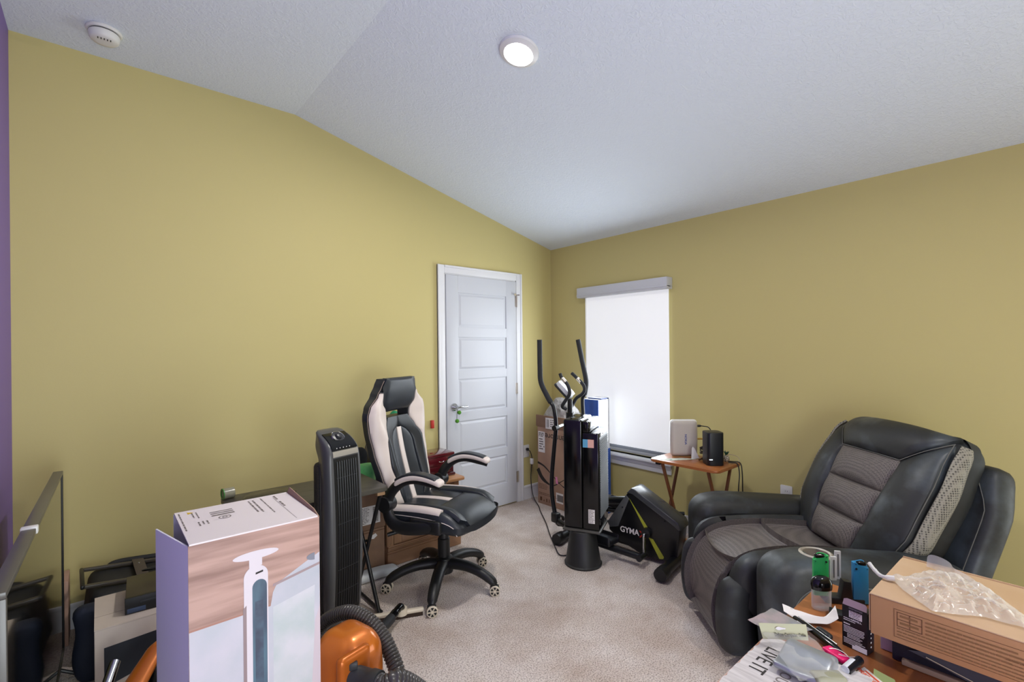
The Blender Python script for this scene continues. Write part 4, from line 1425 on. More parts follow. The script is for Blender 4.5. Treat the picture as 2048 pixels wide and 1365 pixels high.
pc = thing('small_computer', 'small black desktop computer lying on the printed carton', 'computer', (0.228, 2.575, 0.3772), R(-3))
part('chassis', B().bb(-0.15, 0.15, -0.105, 0.125, 0, 0.062, 0.003), mat('dark_bronze_metal', '#4a443b', 0.35, metal=0.5), pc)
fp = part('front_bezel', B().bb(-0.152, 0.152, -0.122, -0.105, -0.0, 0.064, 0.003), PLASTIC_BLACK, pc)
part('drive_slot', B().bb(-0.105, -0.04, -0.1235, -0.121, 0.034, 0.044, 0.001), PLASTIC_DARK, fp)
part('card_slot', B().bb(-0.025, 0.025, -0.1235, -0.121, 0.036, 0.043, 0.001), PLASTIC_DARK, fp)
part('drive_bay', B().bb(0.03, 0.105, -0.124, -0.121, 0.046, 0.056, 0.001), mat('pale_metal', '#a9ab9c', 0.35, metal=0.5), fp)
part('drive_bay', B().bb(0.03, 0.105, -0.124, -0.121, 0.036, 0.042, 0.001), mat('pale_metal_2', '#8c8f80', 0.35, metal=0.5), fp)
part('usb_ports', B().bb(-0.145, -0.085, -0.1235, -0.121, 0.004, 0.022, 0.001), mat('blue_port_label', '#2d3b55', 0.5), fp)
rnd = random.Random(11)
cb_ = B()
loops = []
for k in range(5):
    cx, cy = 0.265 + rnd.uniform(-0.03, 0.05), 2.63 + rnd.uniform(-0.03, 0.04)
    a0, rr = rnd.uniform(0, 6.28), rnd.uniform(0.05, 0.085)
    for j in range(9):
        a = a0 + j * 2 * PI / 9
        loops.append((cx + rr * 1.1 * math.cos(a), cy + rr * 0.6 * math.sin(a), 0.4475 + 0.008 * k + 0.02 * rnd.random() + 0.022 * (1 + math.sin(a * 1.0 + k)) * 0.8))
cb_.tube(spline(loops, 5), 0.0042, 8)
cable = part('power_cables', cb_, PLASTIC_BLACK)
tag(cable, 'tangle of black cables piled on the small black computer', 'cables')
part('cable_tie', B().tube(spline([(0.305, 2.58, 0.452), (0.325, 2.592, 0.470), (0.330, 2.60, 0.488), (0.315, 2.605, 0.500)]), 0.006, 8), mat('orange_plastic', '#c9731e', 0.5), cable, 'orange connector in the tangle')

# soft black suitcase lying with its handle rails up
NYLON = mat('black_nylon', '#1f2022', 0.7, bump=(120, 0.2, 0.002), var=('#2b2b2c', 5, 0.4, 0.7))
su = thing('suitcase', 'black soft suitcase with grey handle rails lying by the far wall', 'suitcase', (0.215, 3.115, 0), rot=(0, R(7), R(2)))
part('case_body', B().soft((-0.012, 0, 0.145), (0.565, 0.40, 0.29), 0.05, (20, 16, 10), lambda p: V((p.x, p.y, p.z + 0.006 * math.sin(9 * p.x) * (1 if p.z > 0 else 0)))), NYLON, su)
RAIL = mat('dark_grey_rail', '#4b463f', 0.4)
part('handle_rail', B().bb(-0.318, 0.26, -0.118, -0.094, 0.291, 0.307, 0.003), RAIL, su)
part('handle_rail', B().bb(-0.318, 0.26, 0.120, 0.142, 0.291, 0.307, 0.003), RAIL, su)
part('handle_grip', B().bb(-0.332, -0.316, -0.118, 0.142, 0.289, 0.309, 0.006), PLASTIC_BLACK, su)
part('rail_strap', B().bb(-0.125, -0.075, -0.130, 0.150, 0.3072, 0.312, 0.002), mat('brown_grey_strap', '#4f4640', 0.55), su)
part('stud', B().lathe([(0, 0.0), (0.006, 0.0), (0.005, 0.003), (0, 0.004)], 12, Matrix.Translation((-0.10, 0.08, 0.312))), CHROME, su)
part('back_lip', B().tube(spline([(-0.22, 0.18, 0.26), (-0.19, 0.192, 0.29), (-0.05, 0.194, 0.296), (0.24, 0.194, 0.292)]), 0.016, 10), NYLON, su)
tag(part('fabric_bag', B().soft((-0.035, 2.795, 0.165), (0.115, 0.105, 0.33), 0.045, (12, 12, 16), lambda p: V((p.x + 0.006 * math.sin(30 * p.z), p.y + 0.008 * math.sin(22 * p.z + 9 * p.x), p.z))), mat('navy_fabric', '#1c2233', 0.75, bump=(20, 0.5, 0.008)), smooth=70), 'navy blue fabric bag squeezed between the television and the printed carton', 'bag')
carton('cardboard_box', 'pinkish brown cardboard box in the far left corner behind the suitcase', -0.318, -0.122, 3.185, 3.355, 0, 0.315, mat('pinkish_cardboard', '#b08f7c', 0.7, var=('#a38270', 5, 0.35, 0.7)))

# ------------------------------------------------------------------ vacuum cleaner
ORANGE = mat('metallic_orange', '#c2691f', 0.28, metal=0.35, coat=0.4)
HOSE = mat('charcoal_hose', '#3b3838', 0.28)
vac = thing('vacuum_cleaner', 'orange canister vacuum with ribbed grey hose beside the fan carton', 'vacuum cleaner', (0.602, 1.56, 0))
VROT = Matrix.Rotation(R(14), 3, 'Z')


def vac_fn(p):
    # upright shell, rounded top, tapered
    v = p.z / 0.49 + 0.5
    k = 1.0 - 0.26 * max(0, v - 0.55) ** 1.6 / 0.28
    return V((p.x * k + 0.022 * v, p.y * (0.9 + 0.1 * k), p.z))


part('body_shell', B().soft((0, 0, 0.262), (0.212, 0.20, 0.49), 0.075, (18, 14, 22), vac_fn, VROT), ORANGE, vac, smooth=60)
part('chassis', B().soft((-0.002, 0.030, 0.24), (0.220, 0.18, 0.46), 0.06, (14, 12, 14), vac_fn, VROT), GLOSS_BLACK, vac, smooth=60)
part('rear_wheel', B().lathe([(0, -0.02), (0.09, -0.02), (0.095, 0), (0.09, 0.02), (0, 0.02)], 28, Matrix.Translation((0.0, 0.02, 0.095)) @ Matrix.Rotation(R(90), 4, 'Y')), PLASTIC_BLACK, vac)


def vw(x, y, z):
    return V((x - 0.602, y - 1.56, z))


# raised collar around the hose port, latch and hose
port0 = V((-0.012, -0.098, 0.415))
pd = V((0.42, -0.90, 0.06)).normalized()
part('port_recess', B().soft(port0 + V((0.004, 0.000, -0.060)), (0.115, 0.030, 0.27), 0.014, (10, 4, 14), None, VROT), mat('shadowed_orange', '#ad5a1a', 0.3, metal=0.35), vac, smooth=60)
cl = part('hose_collar', B().tube([port0 - pd * 0.02, port0 + pd * 0.012, port0 + pd * 0.018, port0 + pd * 0.07, port0 + pd * 0.078, port0 + pd * 0.105], [0.036, 0.036, 0.031, 0.030, 0.033, 0.032], 24), PLASTIC_DARK, vac, smooth=40)
part('latch', B().box(port0 + V((-0.004, -0.018, 0.040)), (0.026, 0.018, 0.022), 0.004, Matrix.Rotation(R(-20), 3, 'Z')), PLASTIC_DARK, cl)


def hose(pts, r=0.0275, pitch=0.0115):
    c = spline(pts, 12)
    # resample by length, then alternate radii for ribs
    ds = [0]
    for a, b in zip(c, c[1:]):
        ds.append(ds[-1] + (b - a).length)
    out, rr = [], []
    n = int(ds[-1] / (pitch / 4))
    j = 0
    for i in range(n + 1):
        d = ds[-1] * i / n
        while j < len(ds) - 2 and ds[j + 1] < d:
            j += 1
        t = (d - ds[j]) / max(1e-9, ds[j + 1] - ds[j])
        out.append(c[j].lerp(c[j + 1], t))
        rr.append(r * (1.0, 0.97, 0.84, 0.97)[i % 4])
    return B().tube(out, rr, 16)


p1 = port0 + pd * 0.095
part('hose', hose([p1, p1 + pd * 0.035, vw(0.680, 1.330, 0.430), vw(0.742, 1.325, 0.375), vw(0.805, 1.335, 0.29), vw(0.86, 1.36, 0.17), vw(0.875, 1.41, 0.06), vw(0.85, 1.47, 0.032), vw(0.80, 1.48, 0.12), vw(0.765, 1.475, 0.25), vw(0.758, 1.490, 0.33), vw(0.756, 1.530, 0.372), vw(0.749, 1.580, 0.415), vw(0.726, 1.644, 0.455), vw(0.69, 1.728, 0.464), vw(0.652, 1.813, 0.424), vw(0.627, 1.861, 0.372), vw(0.601, 1.884, 0.293), vw(0.585, 1.90, 0.15)]), HOSE, vac, smooth=60)
# floor tool and wand
ft = thing('floor_tool', 'cream vacuum floor brush with black elbow lying on the carpet', 'vacuum tool', (1.19, 2.335, 0), R(-24))
part('brush_head', B().soft((0, 0, 0.030), (0.275, 0.030, 0.020), 0.008, (16, 6, 4)).cyl((0.02, 0, 0.022), (0.02, 0, 0.054), 0.032, 0.030, 28), CREAM, ft, smooth=50)
part('bristles', B().bb(-0.132, 0.132, -0.010, 0.010, 0.0, 0.021), mat('brown_bristles', '#3a2c24', 0.9), ft)
part('elbow', B().tube(spline([(0.02, 0, 0.050), (0.012, -0.015, 0.066), (-0.012, -0.055, 0.066), (-0.045, -0.110, 0.060)]), [0.020] * 9 + [0.019] * 8 + [0.021] * 8, 16), GLOSS_BLACK, ft)
part('elbow_cuff', B().tube([(-0.035, -0.095, 0.060), (-0.055, -0.128, 0.060), (-0.085, -0.180, 0.057)], [0.024, 0.025, 0.021], 16), PLASTIC_DARK, ft)
part('wand_tube', B().tube([(-0.080, -0.170, 0.057), (-0.20, -0.375, 0.050)], 0.0165, 16), CHROME, ft)
# attachment left of the carton
wd = thing('vacuum_wand', 'chrome vacuum wand with orange grip between the cartons', 'vacuum wand', (0.10, 2.12, 0.0))


def wl(x, y, z):
    return V((x - 0.10, y - 2.12, z))


part('chrome_tube', B().tube([wl(-0.06, 1.94, 0.18), wl(0.035, 2.20, 0.335)], 0.0165, 16), CHROME, wd)
part('orange_grip', B().tube(spline([wl(-0.02, 1.90, 0.20), wl(0.06, 2.05, 0.27), wl(0.13, 2.14, 0.335), wl(0.175, 2.19, 0.375)]), [interp([(0, 0.034), (10, 0.036), (18, 0.030), (24, 0.012)], i) for i in range(25)], 14, True, 1.0, 0.55), ORANGE, wd)
part('clear_window', B().soft(wl(0.20, 2.22, 0.365), (0.075, 0.05, 0.11), 0.025, (8, 6, 10), None, Matrix.Rotation(R(25), 3, 'Y')), mat('smoky_clear_plastic', '#8d9094', 0.08, metal=0.4), wd)
part('black_body', B().soft(wl(0.175, 2.17, 0.22), (0.12, 0.10, 0.24), 0.04, (10, 8, 12)), GLOSS_BLACK, wd)
part('lower_stem', B().tube([wl(0.175, 2.17, 0.12), wl(0.16, 2.14, 0.0)], 0.03, 14), PLASTIC_BLACK, wd)

# ------------------------------------------------------------------ elliptical trainer
el = thing('elliptical_trainer', 'black elliptical exercise machine with lime striped housing by the window', 'exercise machine', (2.78, 2.1, 0))


def ew(*p):
    return [V((x - 2.78, y - 2.1, z)) for x, y, z in p]


a_ = V((0.985, 0.17, 0))
m_ = V((0.17, -0.985, 0))


def elw(b, name, m, lab=None, par=None, smooth=50):
    return part(name, b, m, par or el, lab, smooth, world=True)


# swing arms: foam grip, lower bar
def swing(grip, low, side):
    g = spline(grip[:5], 6)
    s = elw(B().tube(spline(grip[3:], 6), 0.0155, 12), 'swing_arm', TUBE_BLACK)
    elw(B().tube(g, 0.0195, 14), 'foam_grip', RUBBER, None, s)
    if low:
        elw(B().tube(spline(low, 6), 0.0165, 12), 'lower_bar', TUBE_BLACK, None, s)


swing([(2.555, 2.646, 1.494), (2.555, 2.644, 1.284), (2.556, 2.636, 1.169), (2.566, 2.582, 1.069), (2.572, 2.548, 1.020), (2.576, 2.524, 0.986), (2.579, 2.508, 0.902), (2.579, 2.504, 0.827)], [(2.579, 2.504, 0.83), (2.576, 2.524, 0.668), (2.572, 2.544, 0.478), (2.572, 2.545, 0.327), (2.577, 2.516, 0.165)], -1)
swing([(2.979, 2.632, 1.496), (2.985, 2.597, 1.332), (2.991, 2.561, 1.17), (2.991, 2.567, 1.089), (2.990, 2.576, 1.05), (2.986, 2.595, 1.006), (2.987, 2.588, 0.852)], [(2.987, 2.588, 0.852), (2.99, 2.60, 0.5), (2.99, 2.57, 0.165)], 1)
for pts in ([(2.694, 2.567, 1.232), (2.697, 2.549, 1.197), (2.704, 2.505, 1.156), (2.708, 2.483, 1.109), (2.708, 2.485, 1.073), (2.703, 2.51, 1.038), (2.700, 2.551, 0.981), (2.745, 2.556, 0.955)], [(2.853, 2.589, 1.228), (2.861, 2.547, 1.194), (2.871, 2.487, 1.14), (2.873, 2.476, 1.099), (2.869, 2.499, 1.065), (2.86, 2.549, 1.031), (2.85, 2.575, 0.985), (2.81, 2.565, 0.960)]):
    s = elw(B().tube(spline(pts, 6), 0.0135, 12), 'fixed_handle', RUBBER)
    c = V(pts[1]).lerp(V(pts[2]), 0.4)
    d = (V(pts[2]) - V(pts[1])).normalized()
    elw(B().tube([c - d * 0.022, c + d * 0.022], 0.0145, 12), 'pulse_sensor', mat('pale_sensor_plate', '#c3bdb4', 0.3, metal=0.6), None, s)
elw(B().tube([(2.779, 2.544, 1.03), (2.780, 2.548, 0.70), (2.785, 2.52, 0.40), (2.80, 2.40, 0.20)], [0.019, 0.024, 0.027, 0.03], 16), 'mast', TUBE_BLACK)
elw(B().tube([(2.780, 2.548, 0.925), (2.780, 2.549, 0.80)], 0.031, 16), 'mast_sleeve', TUBE_BLACK)
elw(B().lathe([(0, 0.0), (0.024, 0.0), (0.028, 0.01), (0.026, 0.03), (0.018, 0.036), (0, 0.036)], 24, frame((2.79, 2.53, 0.885), (0, 0, 1), m_) @ Matrix.Rotation(R(0), 4, 'Z')), 'tension_knob', mat('pale_knob', '#b9c0c6', 0.4), 'pale round tension knob')
elw(B().cyl((2.579, 2.504, 0.835), (2.73, 2.54, 0.845), 0.013, n=14), 'pivot_axle', CHROME)
elw(B().cyl((2.83, 2.55, 0.845), (2.99, 2.585, 0.845), 0.013, n=14), 'pivot_axle', CHROME)
elw(B().cyl((2.555, 2.50, 0.833), (2.600, 2.509, 0.836), 0.021, n=16), 'pivot_cap', PLASTIC_BLACK)
# console: white tilted head seen from behind its dark edge
cm = frame((2.775, 2.60, 1.098), (0.86, 0.51, 0.0), (-0.10, 0.70, 0.70))
elw(B().prism(rrect(0.165, 0.150, 0.02), 0.030, cm, 0.006), 'console', mat('white_grey_console', '#ccd0d4', 0.35))
elw(B().prism(rrect(0.175, 0.160, 0.02), 0.016, cm @ Matrix.Translation((0, 0, -0.016)), 0.004), 'console_rim', PLASTIC_DARK)
# stabilisers with end caps
for p0, p1, ex in (((2.520, 2.430, 0.045), (3.06, 2.522, 0.045), 0.040), ((2.585, 1.628, 0.048), (3.09, 1.715, 0.048), 0.040)):
    s = elw(B().tube([p0, p1], 0.0345, 18), 'stabiliser', TUBE_BLACK)
    d = (V(p1) - V(p0)).normalized()
    for q, e in ((V(p0), -1), (V(p1), 1)):
        elw(B().tube([q + d * e * 0.03, q + d * e * -0.006, q - d * e * 0.045], [0.040, 0.0425, 0.041], 20), 'end_cap', PLASTIC_BLACK, None, s)
elw(B().tube([(2.80, 2.48, 0.052), (2.86, 1.67, 0.052)], 0.026, 12), 'main_rail', TUBE_BLACK)
elw(B().tube([(2.80, 2.44, 0.16), (2.78, 2.30, 0.30), (2.81, 2.05, 0.35), (2.84, 1.95, 0.33)], [0.026, 0.028, 0.028, 0.026], 14), 'neck_tube', TUBE_BLACK)
# flywheel housing
Mh = frame((2.745, 1.9, 0), m_, (0, 0, 1))           # local x runs towards the rear, z out of the near face (towards -a)
hp = [(-0.085, 0.425), (-0.055, 0.462), (-0.035, 0.462), (0.262, 0.300), (0.280, 0.262), (0.262, 0.085), (0.235, 0.040), (0.030, 0.030), (-0.140, 0.090), (-0.225, 0.150), (-0.228, 0.210)]
Mh_in = Mh @ Matrix.Translation((0, 0, -0.135))
hs_ = elw(B().prism(hp, 0.135, Mh_in, 0.012), 'flywheel_housing', mat('satin_black_housing', '#121315', 0.28), smooth=35)
tr_ = B()
tr_.prism([(-0.088, 0.430), (-0.052, 0.470), (-0.030, 0.470), (0.270, 0.305), (0.290, 0.262), (0.268, 0.250), (0.252, 0.282), (-0.040, 0.440)], 0.151, Mh @ Matrix.Translation((0, 0, -0.143)), 0.006)
elw(tr_, 'top_trim', mat('grey_trim_plastic', '#3c3e41', 0.22), 'glossy grey trim along the top of the housing', hs_)
elw(B().prism([(-0.090, 0.420), (-0.068, 0.395), (-0.150, 0.190), (-0.215, 0.172), (-0.235, 0.205)], 0.147, Mh @ Matrix.Translation((0, 0, -0.141)), 0.005), 'front_trim', mat('grey_trim_plastic_2', '#4a4c4d', 0.3), 'grey trim up the front of the housing', hs_)
LIME = mat('lime_decal', '#a3a733', 0.4)
lm = B()
lm._add([Mh @ V(q) for q in ((-0.072, 0.405, 0.0005), (0.062, 0.232, 0.0005), (0.043, 0.214, 0.0005))], [(0, 1, 2)])
elw(lm, 'lime_stripe', LIME, None, hs_)
lm = B()
lm._add([Mh @ V(q) for q in ((0.068, 0.165, 0.0005), (0.100, 0.160, 0.0005), (0.172, 0.062, 0.0005), (0.168, 0.048, 0.0005), (0.142, 0.042, 0.0005))], [(0, 1, 2, 3, 4)])
elw(lm, 'lime_stripe', LIME, None, hs_)
text('lettering', 'GYMA', 0.054, INK_WHITE, hs_, Mh @ Matrix.Translation((-0.068, 0.176, 0.0006)), bold=0.02, world=True, sx=0.92)
text('lettering', 'X', 0.062, mat('red_ink', '#c0301f', 0.5), hs_, Mh @ Matrix.Translation((0.026, 0.170, 0.0006)), bold=0.02, world=True)
for (x, z) in ((-0.115, 0.33), (0.18, 0.295)):
    elw(B().cyl(Mh @ V((x, z, 0.006)), Mh @ V((x, z, 0.010)), 0.005, n=10), 'screw', PLASTIC_BLACK, None, hs_)
# crank, pedal bars, pedals
c0 = Mh @ V((0.060, 0.196, 0.0))
na = -a_
cr = elw(B().cyl(c0, c0 + na * 0.030, 0.034, 0.030, n=24), 'crank_hub', PLASTIC_BLACK)
elw(B().tube(spline([c0 + na * 0.02, c0 + na * 0.050, c0 + na * 0.056 + V((0, 0, -0.02)), c0 + na * 0.056 + V((0, 0, -0.090)), c0 + na * 0.060 + m_ * 0.002 + V((0, 0, -0.135))], 6), 0.0095, 12), 'crank_arm', CHROME, 'chrome crank arm', cr)
pin = c0 + na * 0.06 + V((0, 0, -0.130))
elw(B().tube([pin + na * -0.02, pin + na * 0.075], 0.020, 14), 'pedal_joint', PLASTIC_BLACK)
elw(B().tube([pin + na * 0.045, (2.60, 2.10, 0.080), (2.572, 2.36, 0.120), (2.577, 2.516, 0.150)], 0.0185, 12, True, 1.0, 1.2), 'pedal_bar', TUBE_BLACK)
elw(B().box((2.577, 2.512, 0.165), (0.052, 0.062, 0.075), 0.012), 'pedal_bar_joint', PLASTIC_BLACK)
elw(B().tube([(2.95, 1.80, 0.27), (2.97, 2.10, 0.20), (2.99, 2.55, 0.155)], 0.0185, 12), 'pedal_bar', TUBE_BLACK)
elw(B().tube([(2.86, 1.86, 0.30), (2.98, 1.70, 0.305)], 0.013, 10).tube([(2.96, 1.72, 0.30), (2.965, 1.715, 0.22)], 0.008, 8), 'far_crank', TUBE_BLACK)


def pedal(c, ang):
    r = Matrix.Rotation(ang, 3, 'Z')

    def fn(p):
        q = p.copy()
        if p.z > 0 and (abs(p.x) > 0.045 or p.y > 0.12):
            q.z += 0.02
        return q
    return B().soft(c, (0.125, 0.33, 0.04), 0.014, (14, 16, 4), fn, r)


elw(pedal((2.600, 2.165, 0.120), R(4)), 'pedal', mat('black_textured_pedal', '#16171a', 0.35))
elw(pedal((3.02, 2.25, 0.225), R(6)), 'pedal', mat('black_textured_pedal_2', '#16171a', 0.35))
elw(B().box((2.63, 2.235, 0.168), (0.05, 0.012, 0.05), 0.003, Matrix.Rotation(R(40), 3, 'X')), 'pedal_decal', mat('violet_silver_tape', '#9a93b4', 0.3, metal=0.3), 'pale violet tape on the pedal')

# upturned bin and the black tower on it
binm = mat('black_bin_plastic', '#1e1f20', 0.5, bump=(200, 0.1, 0.0006))
bn = thing('waste_bin', 'upturned black plastic waste bin under the black tower', 'bin', (2.425, 2.115, 0))
part('shell', B().lathe([(0.105, 0.0), (0.122, 0.0), (0.124, 0.010), (0.116, 0.016), (0.084, 0.222), (0.078, 0.228), (0, 0.228)], 48), binm, bn)
pz_ = thing('air_purifier', 'glossy black slatted tower appliance standing on the upturned bin', 'air purifier', (2.505, 2.150, 0.2455), math.atan2(-0.89, 0.45))
# local x along the broad face towards the vents, local y away from the camera
GB = mat('gloss_black_cabinet', '#08090b', 0.14, spec=0.55)
part('support_board', B().bb(-0.125, 0.125, -0.155, 0.10, -0.0165, -0.002, 0.003), mat('grey_board', '#4b4a46', 0.4), pz_)
w2, d2 = 0.118, 0.145
part('rear_body', B().bb(-w2, 0.008, -d2, d2, 0, 0.712, 0.012, 3), GB, pz_)
part('front_body', B().bb(0.010, w2, -d2, d2, 0, 0.630, 0.008, 3), GB, pz_)
part('hood', B().bb(0.010, 0.058, -d2, d2, 0.6302, 0.704, 0.010, 3), GB, pz_)
vg = part('vent_recess', B().bb(w2, w2 + 0.002, -d2 + 0.014, d2 - 0.014, 0.075, 0.600), mat('grille_black', '#0c0d0f', 0.4), pz_)
VENT = mat('grey_vent_slat', '#3a3d42', 0.55, spec=0.3)
for k in range(44):
    part('vent_slat', B().box((w2 + 0.0045, 0, 0.081 + 0.0117 * k), (0.006, 2 * d2 - 0.034, 0.0030), 0, Matrix.Rotation(R(35), 3, 'Y')), VENT, pz_)
part('vent_latch', B().bb(w2, w2 + 0.003, -0.02, 0.012, 0.608, 0.617, 0.001), CHROME, pz_)
Ms = frame((-w2, -d2 - 0.0006, 0), (1, 0, 0), (0, 0, 1))
sk_ = B()
rect(sk_, Ms, 0.132, 0.535, 0.165, 0.588)
part('sticker', sk_, mat('blue_sticker', '#5ea0c4', 0.4), pz_, 'blue half of the energy sticker')
sk_ = B()
rect(sk_, Ms, 0.165, 0.535, 0.205, 0.588)
part('sticker', sk_, mat('pink_sticker', '#d8a89c', 0.4), pz_, 'pink half of the energy sticker')
sk_ = B()
rect(sk_, Ms, 0.165, 0.045, 0.207, 0.135)
st_ = part('rating_label', sk_, PAPER, pz_)
sk_ = B()
words(sk_, Ms @ Matrix.Translation((0.168, 0.130, 0.0004)), 0.036, 10, 0.0085, rnd=random.Random(2))
part('printing', sk_, INK_GREY, st_)

# tall carton with upside-down lettering, and things round it
KB = mat('tan_carton', '#ab8a74', 0.7, var=('#9d7d68', 5, 0.35, 0.7))
kx, ky0, ky1, kz = 3.075, 2.80, 3.225, 0.815
kb = thing('appliance_carton', 'tall tan appliance carton with upside-down lettering in the room corner', 'box', (kx + 0.155, (ky0 + ky1) / 2, 0))
part('box_body', B().bb(kx, kx + 0.31, ky0, ky1, 0, kz - 0.10, 0.003), KB, kb, world=True)
part('top_flaps', B().bb(kx - 0.006, kx + 0.006, ky0 - 0.004, ky1 + 0.012, kz - 0.105, kz, 0.002).bb(kx + 0.006, kx + 0.31, ky1 - 0.004, ky1, kz - 0.10, kz - 0.03), CB1, kb, 'darker folded top flap', world=True)
Mk_ = frame((kx - 0.0007, ky1, 0), (0, -1, 0), (0, 0, 1))
text('lettering', 'kenmore', 0.078, INK, kb, Mk_ @ Matrix.Translation((0.100, 0.632, 0)) @ Matrix.Rotation(PI, 4, 'Z'), align='RIGHT', world=True)
sk_ = B()
rect(sk_, Mk_, 0.012, 0.475, 0.098, 0.665, 0.0002)
l1 = part('shipping_label', sk_, PAPER, kb, world=True)
sk_ = B()
words(sk_, Mk_ @ Matrix.Translation((0.018, 0.655, 0.0006)), 0.07, 3, 0.014, 0.7, rnd=random.Random(1))
words(sk_, Mk_ @ Matrix.Translation((0.022, 0.60, 0.0006)), 0.07, 5, 0.022, 0.5, 0.5, rnd=random.Random(5))
part('printing', sk_, INK_GREY, l1, world=True)
sk_ = B()
rect(sk_, Mk_ @ Matrix.Translation((0, 0, 0.007)), 0.115, 0.700, 0.265, 0.800)
l2 = part('shipping_label', sk_, PAPER, kb, world=True)
sk_ = B()
bars(sk_, Mk_ @ Matrix.Translation((0.13, 0.785, 0.0075)), 0.03, 0.07, 6, random.Random(8))
words(sk_, Mk_ @ Matrix.Translation((0.175, 0.785, 0.0075)), 0.08, 4, 0.018, rnd=random.Random(4))
part('printing', sk_, INK_GREY, l2, world=True)
# swooping printed curves


def ribbon(pts, ws, m, z=0.0004):
    c = spline([(x, y, 0) for x, y in pts], 8)
    b = B()
    n = len(c)
    L_, R_ = [], []
    for i, p in enumerate(c):
        t = (c[min(i + 1, n - 1)] - c[max(i - 1, 0)]).normalized()
        w = interp([(k / (len(ws) - 1), ws[k]) for k in range(len(ws))], i / (n - 1)) / 2
        nv = V((-t.y, t.x, 0)) * w
        L_.append(b.bm.verts.new(Mk_ @ (p + nv + V((0, 0, z)))))
        R_.append(b.bm.verts.new(Mk_ @ (p - nv + V((0, 0, z)))))
    for i in range(n - 1):
        b.bm.faces.new((L_[i], L_[i + 1], R_[i + 1], R_[i]))
    return part('printed_swoosh', b, INK, kb, world=True)


ribbon([(0.002, 0.375), (0.09, 0.350), (0.20, 0.280), (0.30, 0.220), (0.36, 0.205), (0.42, 0.22)], [0.020, 0.016, 0.007, 0.006, 0.018, 0.03], INK)
ribbon([(0.002, 0.315), (0.06, 0.240), (0.15, 0.198), (0.22, 0.205), (0.32, 0.265), (0.42, 0.32)], [0.045, 0.040, 0.016, 0.008, 0.007, 0.01], INK)
sk_ = B()
sk_.quad(*[Mk_ @ V(q) for q in ((0.236, 0.222, 0.0008), (0.262, 0.222, 0.0008), (0.250, 0.285, 0.0008), (0.226, 0.280, 0.0008))])
part('pink_sticker', sk_, mat('pink_tape', '#e08ab0', 0.5), kb, world=True)
sk_ = B()
words(sk_, Mk_ @ Matrix.Translation((0.015, 0.185, 0.0004)), 0.13, 4, 0.013, 0.3, 0.9, rnd=random.Random(6))
words(sk_, Mk_ @ Matrix.Translation((0.015, 0.105, 0.0004)), 0.24, 2, 0.013, 0.3, 0.9, rnd=random.Random(7))
for k, x in enumerate((0.03, 0.075, 0.11, 0.145, 0.19)):
    rect(sk_, Mk_, x, 0.03, x + (0.025, 0.01, 0.012, 0.008, 0.02)[k], 0.03 + (0.035, 0.015, 0.03, 0.032, 0.03)[k], 0.0004)
part('printing', sk_, INK_BROWN, kb, world=True)
sk_ = B()
rect(sk_, Mk_, 0.235, 0.055, 0.32, 0.145, 0.0004)
l3 = part('rating_label', sk_, PAPER, kb, world=True)
sk_ = B()
rect(sk_, Mk_, 0.247, 0.070, 0.32, 0.128, 0.0006)
part('printing', sk_, INK_GREY, l3, world=True)
sack = blob('plastic_sack', 'grey and white crumpled plastic sack on top of the tall tan carton', 'bag', (3.235, 3.04, kz - 0.098), (0.24, 0.30, 0.25), mat('grey_plastic_sack', '#9d9a98', 0.35, bump=(14, 0.9, 0.05), var=('#55534f', 7, 0.5, 0.62)), 4.0, 0.35, 7, (24, 26, 16), 0.05)
# blue carton by the window
bc = thing('blue_carton', 'tall narrow blue and white carton standing in front of the window edge', 'box', (3.275, 2.68, 0))
BLUE = mat('blue_print', '#2f56a8', 0.45)
part('blue_side', B().bb(3.195, 3.199, 2.604, 2.764, 0.0, 0.985), BLUE, bc, world=True)
part('carton_body', B().bb(3.199, 3.345, 2.604, 2.764, 0, 0.985), mat('pale_print_side', '#d7dadc', 0.5), bc, world=True)
part('blue_edge', B().bb(3.199, 3.348, 2.5985, 2.6035, 0.0, 0.56), BLUE, bc, 'blue lower part of the narrow side', world=True)
part('lid_edge', B().bb(3.24, 3.345, 2.61, 2.755, 0.986, 0.995), mat('dark_blue_print', '#23356b', 0.5), bc, world=True)
sk_ = B()
Mq = frame((3.205, 2.6036, 0), (1, 0, 0), (0, 0, 1))
for k, z in enumerate((0.90, 0.84, 0.79, 0.73, 0.66)):
    rect(sk_, Mq, 0.02, z, 0.11, z + 0.012, 0.0004)
part('printing', sk_, mat('pale_blue_grey_print', '#9aa4ae', 0.6), bc, world=True)

# lead from the corner outlet over the carpet to the tower
ld = thing('power_lead', 'black power lead with white plug running from the corner outlet over the carpet', 'power lead', (2.9, 2.9, 0))
part('cable', B().tube(spline([(3.067, 3.345, 0.470), (3.075, 3.325, 0.455), (3.082, 3.31, 0.40), (3.085, 3.315, 0.34), (3.075, 3.32, 0.20), (3.05, 3.26, 0.05), (2.99, 3.13, 0.008), (2.90, 3.01, 0.006), (2.74, 2.78, 0.006), (2.60, 2.60, 0.006), (2.455, 2.40, 0.006), (2.39, 2.29, 0.006), (2.46, 2.245, 0.007)], 8), 0.0042, 8), PLASTIC_BLACK, ld, world=True)
part('white_plug', B().soft((3.084, 3.315, 0.365), (0.026, 0.03, 0.055), 0.006, (5, 5, 8)), PLASTIC_WHITE, ld, world=True)
part('plug_head', B().soft((3.067, 3.356, 0.474), (0.026, 0.026, 0.026), 0.008, (5, 5, 5)), PLASTIC_BLACK, ld, world=True)
